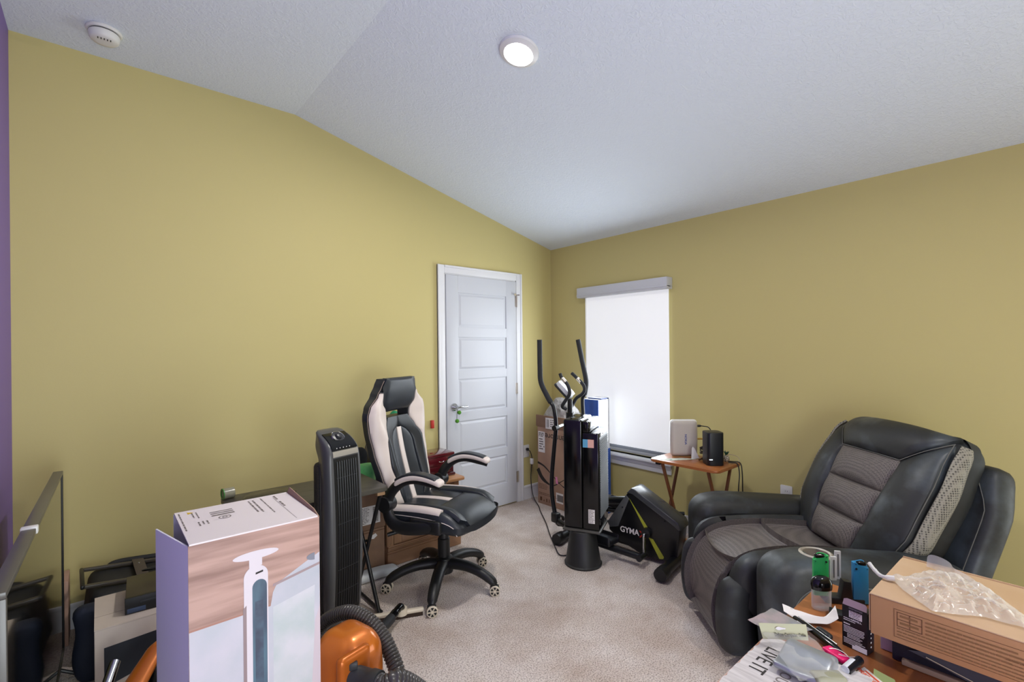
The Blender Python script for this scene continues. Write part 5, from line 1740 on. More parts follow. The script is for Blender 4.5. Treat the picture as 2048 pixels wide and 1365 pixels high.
tag(part('coiled_lead', B().tube([(2.70 + 0.035 * math.cos(k * 0.8), 2.575 + 0.004 * k / 6, 0.05 + 0.04 + 0.040 * math.sin(k * 0.8)) for k in range(40)], 0.006, 8), mat('brown_black_cord', '#2a201d', 0.5)), 'coil of dark brown cord on the carpet behind the black tower', 'cord')

# ------------------------------------------------------------------ folding tray table and what stands on it
TRAY = mat('orange_brown_wood', '#a8683a', 0.32, var=('#8d5229', 4, 0.35, 0.7, (6, 0.6, 6)), coat=0.2)
TRAYL = mat('brown_wood_leg', '#7a4c31', 0.4, var=('#64402a', 4, 0.35, 0.7, (5, 5, 0.6)))
ZT = 0.66
tt = thing('tray_table', 'small folding wooden tray table under the end of the window', 'table', (3.045, 1.66, 0))
part('tray_top', B().prism(rrect(0.335, 0.485, 0.03), 0.018, Matrix.Translation((0, 0, ZT - 0.018)), 0.005), TRAY, tt, smooth=30)
for s in (-1, 1):
    y = s * 0.185
    for q, yy in ((1, y), (-1, y - s * 0.022)):
        b = B()
        d = V((q * 0.26, 0, ZT - 0.03)).normalized()
        b.box((0, yy, (ZT - 0.02) / 2), (0.020, 0.016, math.hypot(0.26, ZT - 0.03)), 0.003, Matrix.Rotation(q * math.atan2(0.26, ZT - 0.03), 3, 'Y'))
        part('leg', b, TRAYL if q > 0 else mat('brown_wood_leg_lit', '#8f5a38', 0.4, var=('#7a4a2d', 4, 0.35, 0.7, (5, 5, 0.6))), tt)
    part('cleat', B().bb(-0.05, 0.125, y - s * 0.05 - 0.012, y - s * 0.05 + 0.012, ZT - 0.040, ZT - 0.0185, 0.003), TRAYL, tt)
part('stretcher', B().bb(0.105, 0.127, -0.185, 0.185, 0.020, 0.060, 0.003), TRAY, tt)
part('tray_clip', B().bb(-0.16, -0.13, 0.165, 0.20, ZT - 0.034, ZT - 0.0185, 0.003), PLASTIC_BLACK, tt)

face = (0.73, -0.68, 0)
fn_ = V((-0.68, -0.73, 0))
rt = thing('wifi_router', 'flat grey white wifi router standing on end on the tray table', 'router', (3.125, 1.783, ZT + 0.0005))
Mr = frame(V((0, 0, 0.125)), face, (0, 0, 1))
rb = B().soft((0, 0, 0), (0.178, 0.250, 0.050), 0.022, (16, 20, 6), lambda p: V((p.x * (1 + 0.05 * math.sin(PI * (p.y / 0.25 + 0.5))), p.y, p.z)))
for v in rb.bm.verts:
    v.co = Mr @ v.co
part('shell', rb, mat('warm_grey_router', '#b9b2aa', 0.4), rt, smooth=60)
rb = B().soft((0, 0, -0.006), (0.184, 0.256, 0.044), 0.020, (16, 20, 6), lambda p: V((p.x * (1 + 0.05 * math.sin(PI * (p.y / 0.256 + 0.5))), p.y, p.z)))
for v in rb.bm.verts:
    v.co = Mr @ (v.co + V((0, 0.003, 0)))
part('rear_rim', rb, PLASTIC_WHITE, rt, smooth=60)
text('lettering', 'NOKIA', 0.020, mat('blue_ink', '#1e3f86', 0.5), rt, Mr @ Matrix.Translation((0.006, -0.006, 0.0252)) @ Matrix.Rotation(R(-90), 4, 'Z'), sx=1.15, bold=0.02)
sp = thing('modem_tower', 'black box shaped modem with a small white light on the tray table', 'modem', (3.040, 1.528, ZT + 0.0005))
out = rrect(0.105, 0.115, 0.020, 6)
Mx = frame((0, 0, 0), face, (0.68, 0.73, 0))
part('cabinet', B().prism(out, 0.212, Matrix.Rotation(math.atan2(-0.68, 0.73), 4, 'Z'), 0.005), mat('blue_black_plastic', '#15181d', 0.35), sp, smooth=40)
part('status_light', B().prism(rrect(0.022, 0.005, 0.002), 0.0015, frame(V((0.73, -0.68, 0)) * -0.034 + fn_ * 0.0575 + V((0, 0, 0.040)), face, (0, 0, 1))), mat('white_light', '#ffffff', 0.5, emit='#dff2ff', estr=1.6), sp)
pi_ = thing('pineapple_ornament', 'tiny white pineapple ornament with green leaves on the tray table', 'ornament', (3.175, 1.503, ZT + 0.0005))
part('fruit', B().lathe([(0, 0), (0.014, 0.0), (0.019, 0.008), (0.0205, 0.020), (0.018, 0.034), (0.011, 0.043), (0, 0.045)], 20), mat('white_gold_pattern', '#c9c2ae', 0.4, var=('#5f574a', 160, 0.45, 0.55)), pi_)
lf = B()
for k in range(7):
    a = k * 2 * PI / 7
    lf.tube([(0.003 * math.cos(a), 0.003 * math.sin(a), 0.043), (0.010 * math.cos(a), 0.010 * math.sin(a), 0.058), (0.018 * math.cos(a), 0.018 * math.sin(a), 0.064 + 0.006 * (k % 2))], [0.004, 0.004, 0.0008], 6)
part('leaves', lf, mat('dark_green_leaves', '#1f4a35', 0.4), pi_)
pp_ = B()
pp_.sheet(lambda s, t: (2.925 + 0.17 * s - 0.05 * t, 1.80 - 0.10 * s + 0.10 * t - 0.04, ZT + 0.0012), 2, 2, 0.0008)
pz2 = part('leaflet', pp_, mat('pale_leaflet', '#c6cbbd', 0.4, var=('#6f8a82', 22, 0.5, 0.6)))
tag(pz2, 'printed leaflet lying under the wifi router', 'leaflet')
fn2 = part('white_fin', B().prism([(0, 0), (0.055, 0.004), (0.050, 0.012), (0.020, 0.075), (0.010, 0.082), (0.004, 0.070)], 0.006, frame((3.075, 1.700, ZT + 0.0006), (0.73, -0.68, 0), (0, 0, 1))), PLASTIC_WHITE)
tag(fn2, 'small white pointed plastic fin in front of the wifi router', 'ornament')
bw = part('wooden_figure', B().tube([(3.07, 1.615, ZT + 0.012), (3.10, 1.60, ZT + 0.030), (3.105, 1.60, ZT + 0.055)], [0.012, 0.014, 0.006], 8).tube([(3.06, 1.635, ZT + 0.006), (3.115, 1.63, ZT + 0.012)], 0.006, 8), mat('dark_carved_wood', '#5b3b2c', 0.5))
tag(bw, 'small dark brown figure between the router and the modem', 'ornament')
cd = B()
for k in range(3):
    pts = [(3.165 + 0.028 * math.cos(j * 0.9 + k), 1.645 + 0.034 * math.sin(j * 0.9 + k), ZT + 0.045 + 0.020 * math.sin(j * 0.6) + 0.012 * k) for j in range(10)]
    cd.tube(spline(pts, 5), 0.0045, 6)
cdl = part('cable_bundle', cd, mat('grey_cable', '#77716b', 0.5, var=('#201f1f', 30, 0.45, 0.55)))
tag(cdl, 'bundle of grey and black cable behind the modem', 'cables')
ml = thing('modem_leads', 'two black leads hanging from the right end of the tray table', 'cables', (3.16, 1.40, 0.3))
part('lead', B().tube(spline([(3.108, 1.458, ZT + 0.012), (3.120, 1.440, ZT + 0.010), (3.135, 1.412, ZT + 0.004), (3.14, 1.402, ZT - 0.06), (3.125, 1.402, 0.50), (3.13, 1.40, 0.35), (3.14, 1.395, 0.05), (3.2, 1.38, 0.005)], 6), 0.0035, 6), PLASTIC_BLACK, ml, world=True)
part('lead', B().tube(spline([(3.120, 1.466, ZT + 0.014), (3.15, 1.445, ZT + 0.012), (3.175, 1.412, ZT + 0.004), (3.18, 1.402, ZT - 0.06), (3.185, 1.402, 0.48), (3.19, 1.40, 0.30), (3.20, 1.39, 0.05), (3.25, 1.37, 0.005)], 6), 0.0035, 6), PLASTIC_BLACK, ml, world=True)
part('beige_lead', B().tube(spline([(3.145, 1.490, ZT + 0.045), (3.17, 1.475, ZT + 0.052), (3.205, 1.44, ZT + 0.035), (3.195, 1.43, ZT + 0.008), (3.15, 1.46, ZT + 0.006)], 6), 0.003, 6), mat('beige_cable', '#b3a482', 0.5), ml, world=True)
part('router_lead', B().tube(spline([(3.200, 1.72, ZT + 0.210), (3.225, 1.69, ZT + 0.208), (3.245, 1.655, ZT + 0.195), (3.24, 1.62, ZT + 0.12), (3.22, 1.62, ZT + 0.04)], 6), [0.008] * 4 + [0.0035] * 21, 8), PLASTIC_BLACK, rt, world=True)
part('yellow_plug', B().tube(spline([(3.200, 1.722, ZT + 0.118), (3.225, 1.695, ZT + 0.118), (3.24, 1.67, ZT + 0.112), (3.235, 1.64, ZT + 0.07)], 6), [0.006] * 8 + [0.0028] * 11, 8), mat('yellow_lead', '#b48a2d', 0.5), rt, world=True)

# ------------------------------------------------------------------ foreground table and everything on it
TW = mat('golden_oak_table', '#a9693c', 0.36, var=('#8a5028', 3.5, 0.35, 0.68, (0.5, 7, 4)), bump=(60, 0.04, 0.0006))
ZF = 0.74
ft_ = thing('wooden_table', 'golden oak table covered with small items in the near right corner', 'table', (1.08, 0.02, 0))
part('table_top', B().bb(-0.53, 0.52, -0.55, 0.458, ZF - 0.026, ZF, 0.005), TW, ft_)
for sx in (-0.47, 0.46):
    for sy in (-0.49, 0.40):
        part('leg', B().tube([(sx, sy, ZF - 0.03), (sx, sy, 0)], [0.028, 0.019], 14), TW, ft_)
part('apron', B().bb(-0.45, 0.44, 0.375, 0.395, ZF - 0.10, ZF - 0.027), TW, ft_)
part('apron', B().bb(0.435, 0.455, -0.47, 0.38, ZF - 0.10, ZF - 0.027), TW, ft_)
E2 = 0.0006


def clear(name, col='#ffffff', rough=0.05, op=0.18, tint=0.92):
    """thin clear plastic: mostly transparent, with a glossy coat"""
    m = bpy.data.materials.new(name)
    m.use_nodes = True
    nt = m.node_tree
    N, L = nt.nodes, nt.links
    b = N['Principled BSDF']
    b.inputs['Base Color'].default_value = lin(col)
    b.inputs['Roughness'].default_value = rough
    t = N.new('ShaderNodeBsdfTransparent')
    t.inputs[0].default_value = (tint, tint, tint, 1)
    lw = N.new('ShaderNodeLayerWeight')
    lw.inputs[0].default_value = 0.35
    mr = N.new('ShaderNodeMapRange')
    mr.inputs[3].default_value, mr.inputs[4].default_value = op, min(1.0, op + 0.45)
    mx = N.new('ShaderNodeMixShader')
    L.new(lw.outputs['Facing'], mr.inputs[0])
    L.new(mr.outputs[0], mx.inputs[0])
    L.new(t.outputs[0], mx.inputs[1])
    L.new(b.outputs[0], mx.inputs[2])
    L.new(mx.outputs[0], N['Material Output'].inputs[0])
    return m


CLEAR = clear('clear_plastic', op=0.04)
# jar
jr = thing('plastic_jar', 'small clear oval jar with domed black lid near the table corner', 'jar', (1.424, 0.427, ZF + E2), R(-42))
Sx = Matrix.Diagonal((1.0, 0.62, 1, 1))
part('jar_body', B().lathe([(0.0, 0.002), (0.022, 0.0), (0.0245, 0.003), (0.025, 0.058), (0.0235, 0.058), (0.023, 0.006), (0, 0.006)], 36, Sx), CLEAR, jr)
part('lid', B().lathe([(0.0262, 0.052), (0.0268, 0.060), (0.0262, 0.070), (0.021, 0.080), (0.011, 0.085), (0, 0.086)], 36, Sx).lathe([(0.0262, 0.052), (0.0, 0.0522)], 36, Sx), GLOSS_BLACK, jr)
# controller grip shells standing in a dock
rx = V((0.64, -0.77, 0))
dk = thing('grip_dock', 'black plastic dock holding the coloured grip shells', 'dock', (1.505, 0.400, ZF + E2), math.atan2(-0.77, 0.64))
part('dock_base', B().bb(-0.050, 0.046, -0.016, 0.020, 0, 0.016, 0.003), PLASTIC_BLACK, dk)
part('dock_post', B().prism([(-0.014, 0), (0.016, 0), (0.012, 0.045), (-0.006, 0.048)], 0.022, Matrix.Translation((0, 0.004, 0.015)) @ Matrix.Rotation(R(90), 4, 'X'), 0.002), PLASTIC_BLACK, dk)
part('dock_light', B().bb(-0.004, 0.004, -0.0175, -0.016, 0.006, 0.008), CREAM, dk)


def grip(label, c, m, mirror, z0, lab_m, tilt=0.0):
    t = thing('grip_shell', label, 'controller grip', (c[0], c[1], z0), math.atan2(-0.77, 0.64))
    s = -1 if mirror else 1
    w, h = 0.037, 0.108
    o = [(-w / 2 * s, 0), (w / 2 * s, 0), (w / 2 * s, h), (w / 2 * s - 0.007 * s, h + 0.002), (w / 2 * s - 0.010 * s, h - 0.006), (-w / 2 * s + 0.006 * s, h - 0.009), (-w / 2 * s, h - 0.012)]
    if s < 0:
        o = o[::-1]
    Mg = Matrix.Rotation(R(90), 4, 'X')
    part('shell', B().prism(o, 0.012, Mg, 0.0018), m, t)
    rim = spline([(-w / 2 * s + 0.002 * s, -0.006, h - 0.012), (-w / 2 * s + 0.006 * s, -0.006, h - 0.002), (-0.004 * s, -0.006, h + 0.005), (w / 2 * s - 0.010 * s, -0.006, h + 0.003), (w / 2 * s - 0.004 * s, -0.006, h + 0.001)], 5)
    part('top_rim', B().tube(rim, 0.0016, 6), m, t)
    part('trigger', B().soft((-0.003 * s, -0.006, h - 0.003), (0.024, 0.010, 0.011), 0.004, (8, 4, 4)), GLOSS_BLACK, t)
    for (x, z) in ((w / 2 * s - 0.006 * s, h - 0.004), (-w / 2 * s + 0.004 * s, h - 0.016), (w / 2 * s - 0.004 * s, 0.006)):
        part('screw', B().cyl((x, -0.0118, z), (x, -0.0128, z), 0.0012, n=8), PLASTIC_BLACK, t)
    part('release_button', B().cyl((w / 2 * s - 0.007 * s, -0.0118, h - 0.016), (w / 2 * s - 0.007 * s, -0.0135, h - 0.016), 0.0026, n=12), PLASTIC_BLACK, t)
    return t


grip('green plastic controller grip standing in the dock behind the jar', (1.467, 0.444), mat('green_shell', '#2fb35c', 0.35), False, ZF + 0.018, None)
grip('blue plastic controller grip standing in the dock', (1.526, 0.370), mat('blue_shell', '#2f86b4', 0.35), True, ZF + 0.005, None)
cg = thing('clear_rails', 'pair of clear plastic rails standing between the green and blue grips', 'controller rail', (1.498, 0.412, ZF + 0.054), math.atan2(-0.77, 0.64))
for k, (x, y, h) in enumerate(((-0.007, 0.004, 0.064), (0.008, 0.014, 0.076))):
    part('rail', B().bb(x - 0.0075, x + 0.0075, y - 0.003, y + 0.003, 0, h, 0.0015), clear('clear_rail_%d' % k, '#e9ecea', 0.1, 0.45), cg)
    part('slot', B().bb(x - 0.002, x + 0.002, y - 0.0036, y - 0.003, 0.008, h - 0.008), mat('grey_slot_%d' % k, '#6d706e', 0.4), cg)
stl = B().tube([(1.540, 0.362, ZF + 0.013), (1.556, 0.335, ZF + 0.013)], 0.0125, 20)
tag(part('steel_cap', stl, CHROME), 'small shiny steel cap lying behind the black printed box', 'cap')
tag(part('charger_block', B().box((1.408, 0.385, ZF + E2 + 0.0075), (0.034, 0.040, 0.015), 0.002, Matrix.Rotation(R(15), 3, 'Z')), PLASTIC_BLACK), 'flat black block lying behind the black printed box', 'charger')
# black printed box
ub = thing('vape_box', 'upright black box with white small print beside the long cardboard box', 'box', (1.285, 0.320, ZF + E2), math.atan2(-0.99, -0.16))
UB = mat('black_card', '#141216', 0.35)
w, d, h = 0.050, 0.032, 0.094
part('box_body', B().bb(-w / 2, w / 2, 0, d, 0, h - 0.004, 0.0008), UB, ub)
part('front_panel', B().bb(-w / 2, w / 2, -0.0006, 0.0, 0, h + 0.001), UB, ub)
part('open_flap', B().prism([(-w / 2 + 0.001, 0), (w / 2 - 0.001, 0), (w / 2 - 0.002, 0.012), (w / 2 - 0.006, 0.015), (-w / 2 + 0.008, 0.015), (-w / 2 + 0.002, 0.012)], 0.0007, frame((0, -0.0003, h), (1, 0, 0), (0, 0.35, 0.94))), mat('pinkish_card_back', '#a8949a', 0.6), ub)
Mu = frame((-w / 2, -0.0009, 0), (1, 0, 0), (0, 0, 1))
b = B()
rect(b, Mu, 0.014, 0.070, 0.040, 0.085)
wl_ = part('white_label', b, PAPER, ub)
b = B()
words(b, Mu @ Matrix.Translation((0.0155, 0.0838, 0.0002)), 0.023, 4, 0.0034, rnd=random.Random(3))
part('printing', b, INK_GREY, wl_)
b = B()
words(b, Mu @ Matrix.Translation((0.003, 0.066, 0)), 0.026, 2, 0.0042, 0.4, 0.95, rnd=random.Random(4), ragged=0.1)
words(b, Mu @ Matrix.Translation((0.003, 0.054, 0)), 0.013, 1, 0.0042, 0.6, 0.95, rnd=random.Random(4), ragged=0.0)
words(b, Mu @ Matrix.Translation((0.003, 0.048, 0)), 0.044, 5, 0.0033, 0.42, 0.95, rnd=random.Random(5), ragged=0.1)
words(b, Mu @ Matrix.Translation((0.010, 0.031, 0)), 0.037, 3, 0.0033, 0.42, 0.95, rnd=random.Random(6), ragged=0.4)
words(b, Mu @ Matrix.Translation((0.003, 0.020, 0)), 0.044, 4, 0.0033, 0.42, 0.95, rnd=random.Random(7), ragged=0.5)
rect(b, Mu, 0.020, 0.001, 0.049, 0.0095)
rect(b, Mu, 0.026, 0.0095, 0.049, 0.0125)
part('printing', b, INK_WHITE, ub)
text('lettering', 'UWELL', 0.0052, INK_WHITE, ub, Mu @ Matrix.Translation((0.029, 0.0655, 0.0001)), ext=0.0001, bold=0.03, sx=1.2)
b = B()
for k in range(5):
    zz = 0.014 + 0.010 * k
    b.lathe([(0.0, 0), (0.0022, 0)], 8, frame((w / 2 + 0.0004, 0.016, zz), (0, 1, 0), (0, 0, 1)))
part('side_symbols', b, INK_WHITE, ub)
b = B()
rnd = random.Random(9)
for k in range(9):
    x = 0.014 + 0.003 * k
    b.quad(*[Mu @ V(q) for q in ((x, 0.087 + 0.002 * rnd.random(), 0), (x + 0.003, 0.0885, 0), (x + 0.0025, 0.0925, 0), (x - 0.001, 0.091, 0))])
part('symbol_row', b, mat('grey_print', '#6d6a6e', 0.5), ub)

# long brown box on a torn dark box
BOXR = R(-1.5)
lb_ = thing('long_cardboard_box', 'long light brown cardboard box with printed panel lying across the table', 'box', (1.350, -0.085, 0.8192), BOXR)
bl, bh = 0.36, 0.082
KR = mat('kraft_carton', '#b48a5f', 0.65, var=('#a87d52', 5, 0.35, 0.7))
part('box_body', B().bb(-0.130, 0.135, -bl, bl, 0, bh, 0.002), KR, lb_)
part('lid', B().bb(-0.131, 0.136, -bl, bl + 0.001, bh + 0.0003, bh + 0.003, 0.001), CARD_LIGHT, lb_)
part('lid_lip', B().bb(0.136, 0.139, -bl, bl, bh - 0.02, bh + 0.006, 0.001), CARD_LIGHT, lb_)
part('end_flap', B().bb(-0.128, 0.132, bl + 0.001, bl + 0.003, 0.004, bh, 0.0008), CARD_LIGHT, lb_)
Ml = frame((-0.1308, bl, 0), (0, -1, 0), (0, 0, 1))
b = B()
for (x0, y0, x1, y1) in ((0.040, 0.068, 0.345, 0.0688), (0.040, 0.012, 0.345, 0.0128), (0.040, 0.012, 0.0408, 0.068), (0.3442, 0.012, 0.345, 0.068)):
    rect(b, Ml, x0, y0, x1, y1)
part('printed_frame', b, INK_BROWN, lb_)
b = B()
for y in (0.064, 0.050, 0.036):
    rect(b, Ml, 0.045, y - 0.0012, 0.085, y)
for x in (0.045, 0.065, 0.0838):
    rect(b, Ml, x, 0.036, x + 0.0012, 0.064)
part('printed_grid', b, INK_BROWN, lb_)
b = B()
words(b, Ml @ Matrix.Translation((0.090, 0.062, 0)), 0.14, 4, 0.0075, 0.42, 0.9, rnd=random.Random(21), ragged=0.45)
words(b, Ml @ Matrix.Translation((0.045, 0.032, 0)), 0.285, 3, 0.0065, 0.35, 0.9, rnd=random.Random(22), ragged=0.25)
words(b, Ml @ Matrix.Translation((0.200, 0.045, 0)), 0.12, 2, 0.0065, 0.35, 0.9, rnd=random.Random(23), ragged=0.2)
words(b, Ml @ Matrix.Translation((0.05, 0.059, 0)), 0.03, 2, 0.014, 0.3, 0.9, rnd=random.Random(24), ragged=0.1)
part('printing', b, mat('faded_brown_ink', '#7a5836', 0.75), lb_)
b = B()
rnd = random.Random(5)
for (x, y) in ((-0.02, 0.28), (0.01, 0.265), (-0.055, 0.285)):
    b.quad((x, y, bh + 0.0032), (x + 0.012, y - 0.002, bh + 0.0032), (x + 0.016, y + 0.018, bh + 0.0032), (x + 0.003, y + 0.020, bh + 0.0032))
part('lid_marks', b, mat('faded_stamp', '#93775c', 0.7), lb_)
tb_ = thing('torn_dark_box', 'flattened torn black and navy box under the long cardboard box', 'box', (1.365, -0.06, ZF + E2))
DK = mat('navy_black_card', '#1d1d26', 0.4, var=('#2b2a3a', 9, 0.45, 0.6))
part('box_body', B().bb(-0.055, 0.14, -0.33, 0.318, 0.0, 0.0775, 0.002), DK, tb_)
part('torn_flap', B().prism([(0.0, 0.03), (0.10, 0.060), (0.155, 0.062), (0.150, 0.004), (0.14, 0.0), (0.05, 0.022)], 0.0012, frame((-0.062, 0.29, 0.004), (0, -1, 0), (0.12, 0, 1))), mat('dark_grey_card', '#3c3b40', 0.5), tb_, 'torn dark grey flap of the box front')
part('torn_edge', B().tube([(-0.063, 0.26, 0.034), (-0.064, 0.19, 0.020), (-0.068, 0.150, 0.004)], 0.0010, 6), mat('raw_card_edge', '#b3a389', 0.7), tb_)
part('torn_edge', B().tube([(-0.062, 0.145, 0.066), (-0.066, 0.139, 0.010), (-0.070, 0.136, 0.002)], 0.0012, 6), mat('raw_card_edge_2', '#b3a389', 0.7), tb_)
part('grey_bag', B().soft((-0.058, 0.06, 0.045), (0.012, 0.13, 0.05), 0.005, (4, 14, 6), lambda p: V((p.x + 0.004 * math.sin(60 * p.y), p.y, p.z + 0.004 * math.sin(45 * p.y)))), mat('pale_grey_film', '#9fa4ab', 0.25), tb_)
part('lower_tray', B().bb(-0.066, -0.052, -0.33, 0.30, 0.0, 0.012, 0.002), mat('brown_tray_edge', '#8a7560', 0.6), tb_)
tag(part('small_white_box', B().bb(1.335, 1.36, 0.262, 0.284, ZF + E2, ZF + 0.0765, 0.001), mat('pinkish_white_card', '#cdbfbd', 0.5)), 'narrow white box end standing behind the black printed box', 'box')

# crumpled clear plastic bag over the long box
FILM = clear('crumpled_clear_film', '#e6e3da', 0.14, 0.22, 0.95)
pbg = thing('plastic_film_bag', 'crumpled clear plastic bag lying on the long cardboard box', 'bag', (1.33, 0.16, 0.905))
outl = [(1.343, 0.267), (1.338, 0.246), (1.400, 0.233), (1.455, 0.200), (1.455, 0.152), (1.427, 0.117), (1.383, 0.089), (1.326, 0.055), (1.275, 0.045), (1.271, 0.110), (1.240, 0.150), (1.226, 0.178), (1.253, 0.205), (1.294, 0.240)]
cen = V((1.338, 0.165, 0))


def film(s, t):
    """s around, t from the centre to the rim"""
    f = s * len(outl)
    i = int(f) % len(outl)
    k = f - int(f)
    a, c = V((*outl[i], 0)), V((*outl[(i + 1) % len(outl)], 0))
    p = cen.lerp(a.lerp(c, k), t)
    z = 0.9078 + 0.030 * (1 - t ** 2) * (0.5 + 0.5 * abs(noise3(p, 22, 1.0))) + 0.016 * abs(noise3(p, 60, 4.0)) * min(1, (1 - t) * 5 + 0.12)
    return V((p.x, p.y, z))


part('film', B().sheet(film, 120, 26), FILM, pbg, smooth=25, world=True)
part('raised_edge', B().sheet(lambda s, t: V((1.462 - 0.055 * s + 0.005 * math.sin(9 * s), 0.222 - 0.088 * s, 0.908 + (0.034 * math.sin(PI * (0.12 + 0.88 * s)) ** 0.6) * t)) + V((0.012 * t * math.sin(6 * s + 1), 0.006 * t * math.sin(11 * s), 0)), 24, 8), clear('clear_film_edge', '#dfe3e6', 0.12, 0.35), pbg, world=True)
part('twisted_tail', B().tube(spline([(1.342, 0.305, 0.924), (1.330, 0.292, 0.916), (1.320, 0.280, 0.912), (1.318, 0.268, 0.912), (1.322, 0.255, 0.913)], 5), [0.0045, 0.004, 0.004, 0.004, 0.004] * 3 + [0.006] * 6, 8), clear('clear_film_tail', '#e2e2de', 0.15, 0.6), pbg, world=True)

# papers, plank and packets on the near corner
PLANKM = mat('whitewashed_plank', '#c6c2c1', 0.6, var=('#a9a4a4', 9, 0.4, 0.7, (12, 1.0, 1)))
pk = thing('wooden_sign', 'whitewashed wooden sign with dark lettering lying on the table', 'sign', (1.02, 0.385, ZF + E2))
rnd = random.Random(3)
edge = [(0.165 - 0.010 * k + 0.0, 0.082 + rnd.uniform(-0.0025, 0.002)) for k in range(34)]
part('board', B().prism([(0.165, -0.12), *edge, (-0.175, -0.12)], 0.010), PLANKM, pk)
MS = frame((0, 0, 0.0104), (-1, 0, 0), (0, -1, 0))
text('lettering', 'LIVE IT', 0.046, INK, pk, MS @ Matrix.Translation((-0.118, -0.048, 0)), align='LEFT', sx=0.82, ext=0.0002)
text('lettering', "IT'S YOUR", 0.030, INK_GREY, pk, MS @ Matrix.Translation((-0.115, 0.0, 0)), align='LEFT', sx=0.9, ext=0.0002)
text('lettering', 'DO YOU', 0.030, mat('tan_ink', '#a08a70', 0.6), pk, MS @ Matrix.Translation((-0.075, 0.042, 0)), align='LEFT', sx=0.9, ext=0.0002)


def quadsheet(a, b_, c, d, n=10, wob=0.0, seed=0.0, z=0.0, sc=30):
    """bilinear sheet a-b top edge, d-c bottom edge, gently wavy"""
    a, b_, c, d = V(a), V(b_), V(c), V(d)

    def P(s, t):
        p = a.lerp(b_, s).lerp(d.lerp(c, s), t)
        return p + V((0, 0, z + wob * noise3(p, sc, seed)))
    return P


SILV = mat('silver_antistatic_film', '#a4a6ac', 0.22, metal=0.5, var=('#c8b9c4', 14, 0.45, 0.65))
sv = B().sheet(quadsheet((1.196, 0.517, 0.758), (1.292, 0.499, 0.757), (1.268, 0.398, 0.756), (1.180, 0.470, 0.757), wob=0.006, seed=2), 14, 14, 0.0008)
tag(part('antistatic_bag', sv, SILV), 'silver antistatic bag under the khaki cable packet', 'bag')
pk2 = thing('cable_packet', 'clear cable packet with khaki header card on top of the papers', 'packet', (1.13, 0.39, 0.762))
hd = part('header_card', B().sheet(quadsheet((1.127, 0.464, 0.800), (1.200, 0.391, 0.800), (1.190, 0.383, 0.772), (1.121, 0.452, 0.772), wob=0.0012, seed=4), 12, 8, 0.001), mat('khaki_card', '#a7a687', 0.55), pk2, world=True)
Mh2 = frame((1.127 - 0.0007, 0.464 - 0.0007, 0.8006), (0.073, -0.073, 0), V((0.006, 0.012, 0.028)))
text('lettering', 'Deluxe Computer Cable', 0.0098, INK, hd, Mh2 @ Matrix.Translation((0.030, -0.0215, 0.0022)), align='LEFT', ext=0.0001, bold=0.015, world=True, sx=0.68)
hb2 = B()
hb2._add([Mh2 @ V((0.045 + 0.011 * math.cos(a), -0.0095 + 0.0035 * math.sin(a) * (0.8 + 0.3 * math.cos(3 * a)), 0.0022)) for a in [k * 2 * PI / 18 for k in range(18)]], [tuple(range(18))])
part('hang_hole', hb2, mat('pale_hang_hole', '#c9c4c4', 0.6), hd, world=True)
part('clear_pouch', B().sheet(quadsheet((1.124, 0.454, 0.772), (1.196, 0.384, 0.770), (1.105, 0.285, 0.768), (1.020, 0.345, 0.768), wob=0.008, seed=7, z=0.012, sc=40), 20, 20), clear('packet_film', '#dfe0e0', 0.10, 0.06), pk2, world=True)


def pouch(p):
    return V((p.x, p.y, p.z + 0.004 * noise3(p, 30, 3) + 0.006 * math.sin(40 * p.x) * (1 if p.z > 0 else 0)))


part('silver_cable_bag', B().soft((1.105, 0.362, 0.768), (0.100, 0.095, 0.022), 0.008, (16, 16, 5), pouch, None), mat('silver_grey_wrap', '#9ea3a8', 0.3, metal=0.55), pk2, world=True)
part('khaki_insert', B().soft((1.085, 0.315, 0.768), (0.060, 0.032, 0.022), 0.006, (10, 6, 5), None, Matrix.Rotation(R(-42), 3, 'Z')), mat('khaki_insert', '#8d8d76', 0.5), pk2, world=True)
# receipt
rc_ = thing('paper_receipt', 'long curled white receipt lying in front of the jar', 'receipt', (1.33, 0.44, ZF + E2))


def rec_fn(s, t):
    a, c = V((1.336, 0.490, 0)), V((1.384, 0.385, 0))
    w = V((-0.040, -0.018, 0))
    p = a.lerp(c, s) + w * t
    z = 0.747 + 0.030 * max(0, s - 0.78) ** 1.5 / 0.103 * (1 - 0.3 * t) + 0.012 * max(0, 0.25 - s) / 0.25 + 0.003 * math.sin(7 * s + 2 * t)
    return V((p.x, p.y, z))


part('paper', B().sheet(rec_fn, 24, 6, 0.0004), PAPER, rc_, world=True)
rb2 = B()
rnd = random.Random(12)
for k in range(26):
    s = 0.16 + 0.026 * k
    t0, t1 = 0.10, 0.10 + rnd.uniform(0.3, 0.75)
    q = [rec_fn(s, t0), rec_fn(s + 0.011, t0), rec_fn(s + 0.011, t1), rec_fn(s, t1)]
    rb2.quad(*[p + V((0, 0, 0.0007)) for p in q])
part('printing', rb2, mat('mid_grey_ink', '#8a8682', 0.7), rc_, world=True)
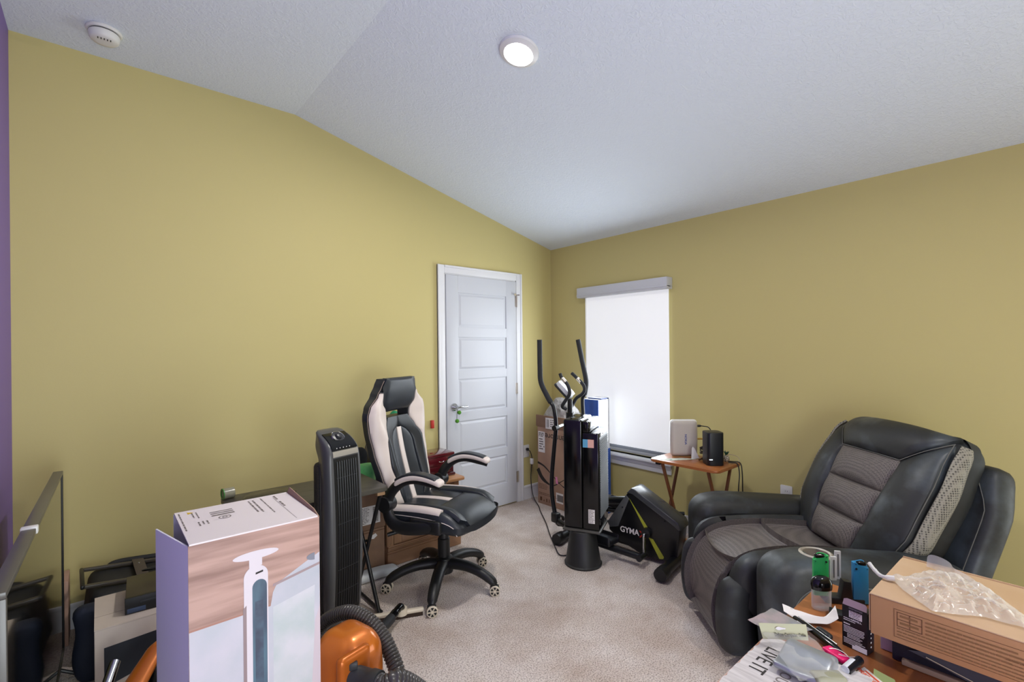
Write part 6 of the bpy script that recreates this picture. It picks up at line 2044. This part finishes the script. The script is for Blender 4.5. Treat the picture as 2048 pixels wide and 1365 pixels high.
# knife, usb stick, lighter, cards
kn2 = thing('utility_knife', 'long black folding knife lying beside the khaki packet', 'knife', (1.262, 0.378, ZF + E2))
part('handle', B().tube([(1.305, 0.450, 0.752), (1.275, 0.402, 0.753), (1.245, 0.352, 0.752), (1.232, 0.331, 0.750)], [0.006, 0.0085, 0.0095, 0.006], 12, True, 1.0, 0.8), GLOSS_BLACK, kn2, world=True)
part('pocket_clip', B().soft((1.284, 0.380, 0.752), (0.016, 0.040, 0.014), 0.006, (6, 8, 5), None, Matrix.Rotation(R(-32), 3, 'Z')), PLASTIC_BLACK, kn2, world=True)
part('spine', B().tube([(1.300, 0.440, 0.760), (1.240, 0.342, 0.761)], 0.0014, 6), CHROME, kn2, world=True)
us = thing('usb_stick', 'hot pink memory stick with a white string loop on the table', 'memory stick', (1.212, 0.338, ZF + E2))
part('pink_case', B().soft((1.213, 0.337, 0.7525), (0.024, 0.050, 0.011), 0.004, (8, 10, 4), None, Matrix.Rotation(R(-24), 3, 'Z')), mat('hot_pink', '#e8136b', 0.35), us, world=True)
part('string_loop', B().tube(spline([(1.214, 0.350, 0.7595), (1.222, 0.340, 0.760), (1.222, 0.325, 0.759), (1.216, 0.312, 0.756), (1.226, 0.300, 0.753), (1.238, 0.297, 0.752), (1.231, 0.306, 0.754), (1.214, 0.316, 0.757), (1.206, 0.330, 0.7595)], 6), 0.0011, 6), mat('white_string', '#e6dfd6', 0.8), us, world=True)
part('dark_cap', B().soft((1.198, 0.338, 0.7455), (0.020, 0.044, 0.008), 0.003, (6, 8, 4), None, Matrix.Rotation(R(-24), 3, 'Z')), mat('dark_brown_cap', '#2b1f1c', 0.5), us, world=True)
lg = thing('lighter', 'black and white lighter lying on the papers', 'lighter', (1.195, 0.300, ZF + 0.004))
part('body', B().tube([(1.226, 0.297, 0.7545), (1.165, 0.305, 0.7545)], 0.0085, 16), mat('black_lighter', '#14161b', 0.25), lg, world=True)
part('label_band', B().tube([(1.205, 0.303, 0.7558), (1.164, 0.3078, 0.7558)], 0.0082, 16), mat('white_band', '#c9ccd2', 0.35), lg, world=True)
gc = B().sheet(quadsheet((1.198, 0.350, 0.7425), (1.200, 0.290, 0.7425), (1.120, 0.290, 0.7425), (1.130, 0.345, 0.7425)), 2, 2, 0.0006)
tag(part('green_card', gc, mat('olive_green_card', '#8d9a5c', 0.55)), 'olive green card under the lighter', 'card')
ml_ = thing('mailing_envelope', 'white postal envelope with red stripe and red lettering at the table edge', 'envelope', (1.17, 0.26, ZF + 0.003))
part('envelope', B().sheet(quadsheet((1.222, 0.288, 0.7448), (1.175, 0.225, 0.7448), (1.06, 0.26, 0.7448), (1.10, 0.315, 0.7448)), 2, 2, 0.0012), mat('cream_envelope', '#d6d0c6', 0.6), ml_, world=True)
Me = frame((1.222, 0.288, 0.7466), (-0.047, -0.063, 0), (0.115, 0.028, 0))
RED = mat('red_print', '#cf4a2c', 0.6)
eb = B()
rect(eb, Me, 0.012, -0.010, 0.075, -0.006)
part('red_stripe', eb, RED, ml_, world=True)
text('lettering', 'PRIORITY', 0.0135, RED, ml_, Me @ Matrix.Translation((0.004, -0.018, 0)), align='LEFT', ext=0.0001, bold=0.02, world=True)
text('lettering', '* MAIL *', 0.0115, RED, ml_, Me @ Matrix.Translation((0.006, -0.031, 0)), align='LEFT', ext=0.0001, bold=0.02, world=True)
lg2 = B().sheet(quadsheet((1.238, 0.275, 0.7415), (1.228, 0.238, 0.7415), (1.16, 0.21, 0.7415), (1.17, 0.262, 0.7415), wob=0.001), 8, 8, 0.0006)
tag(part('pale_green_leaflet', lg2, mat('pale_green_paper', '#a8b878', 0.5)), 'pale green leaflet partly under the postal envelope', 'leaflet')
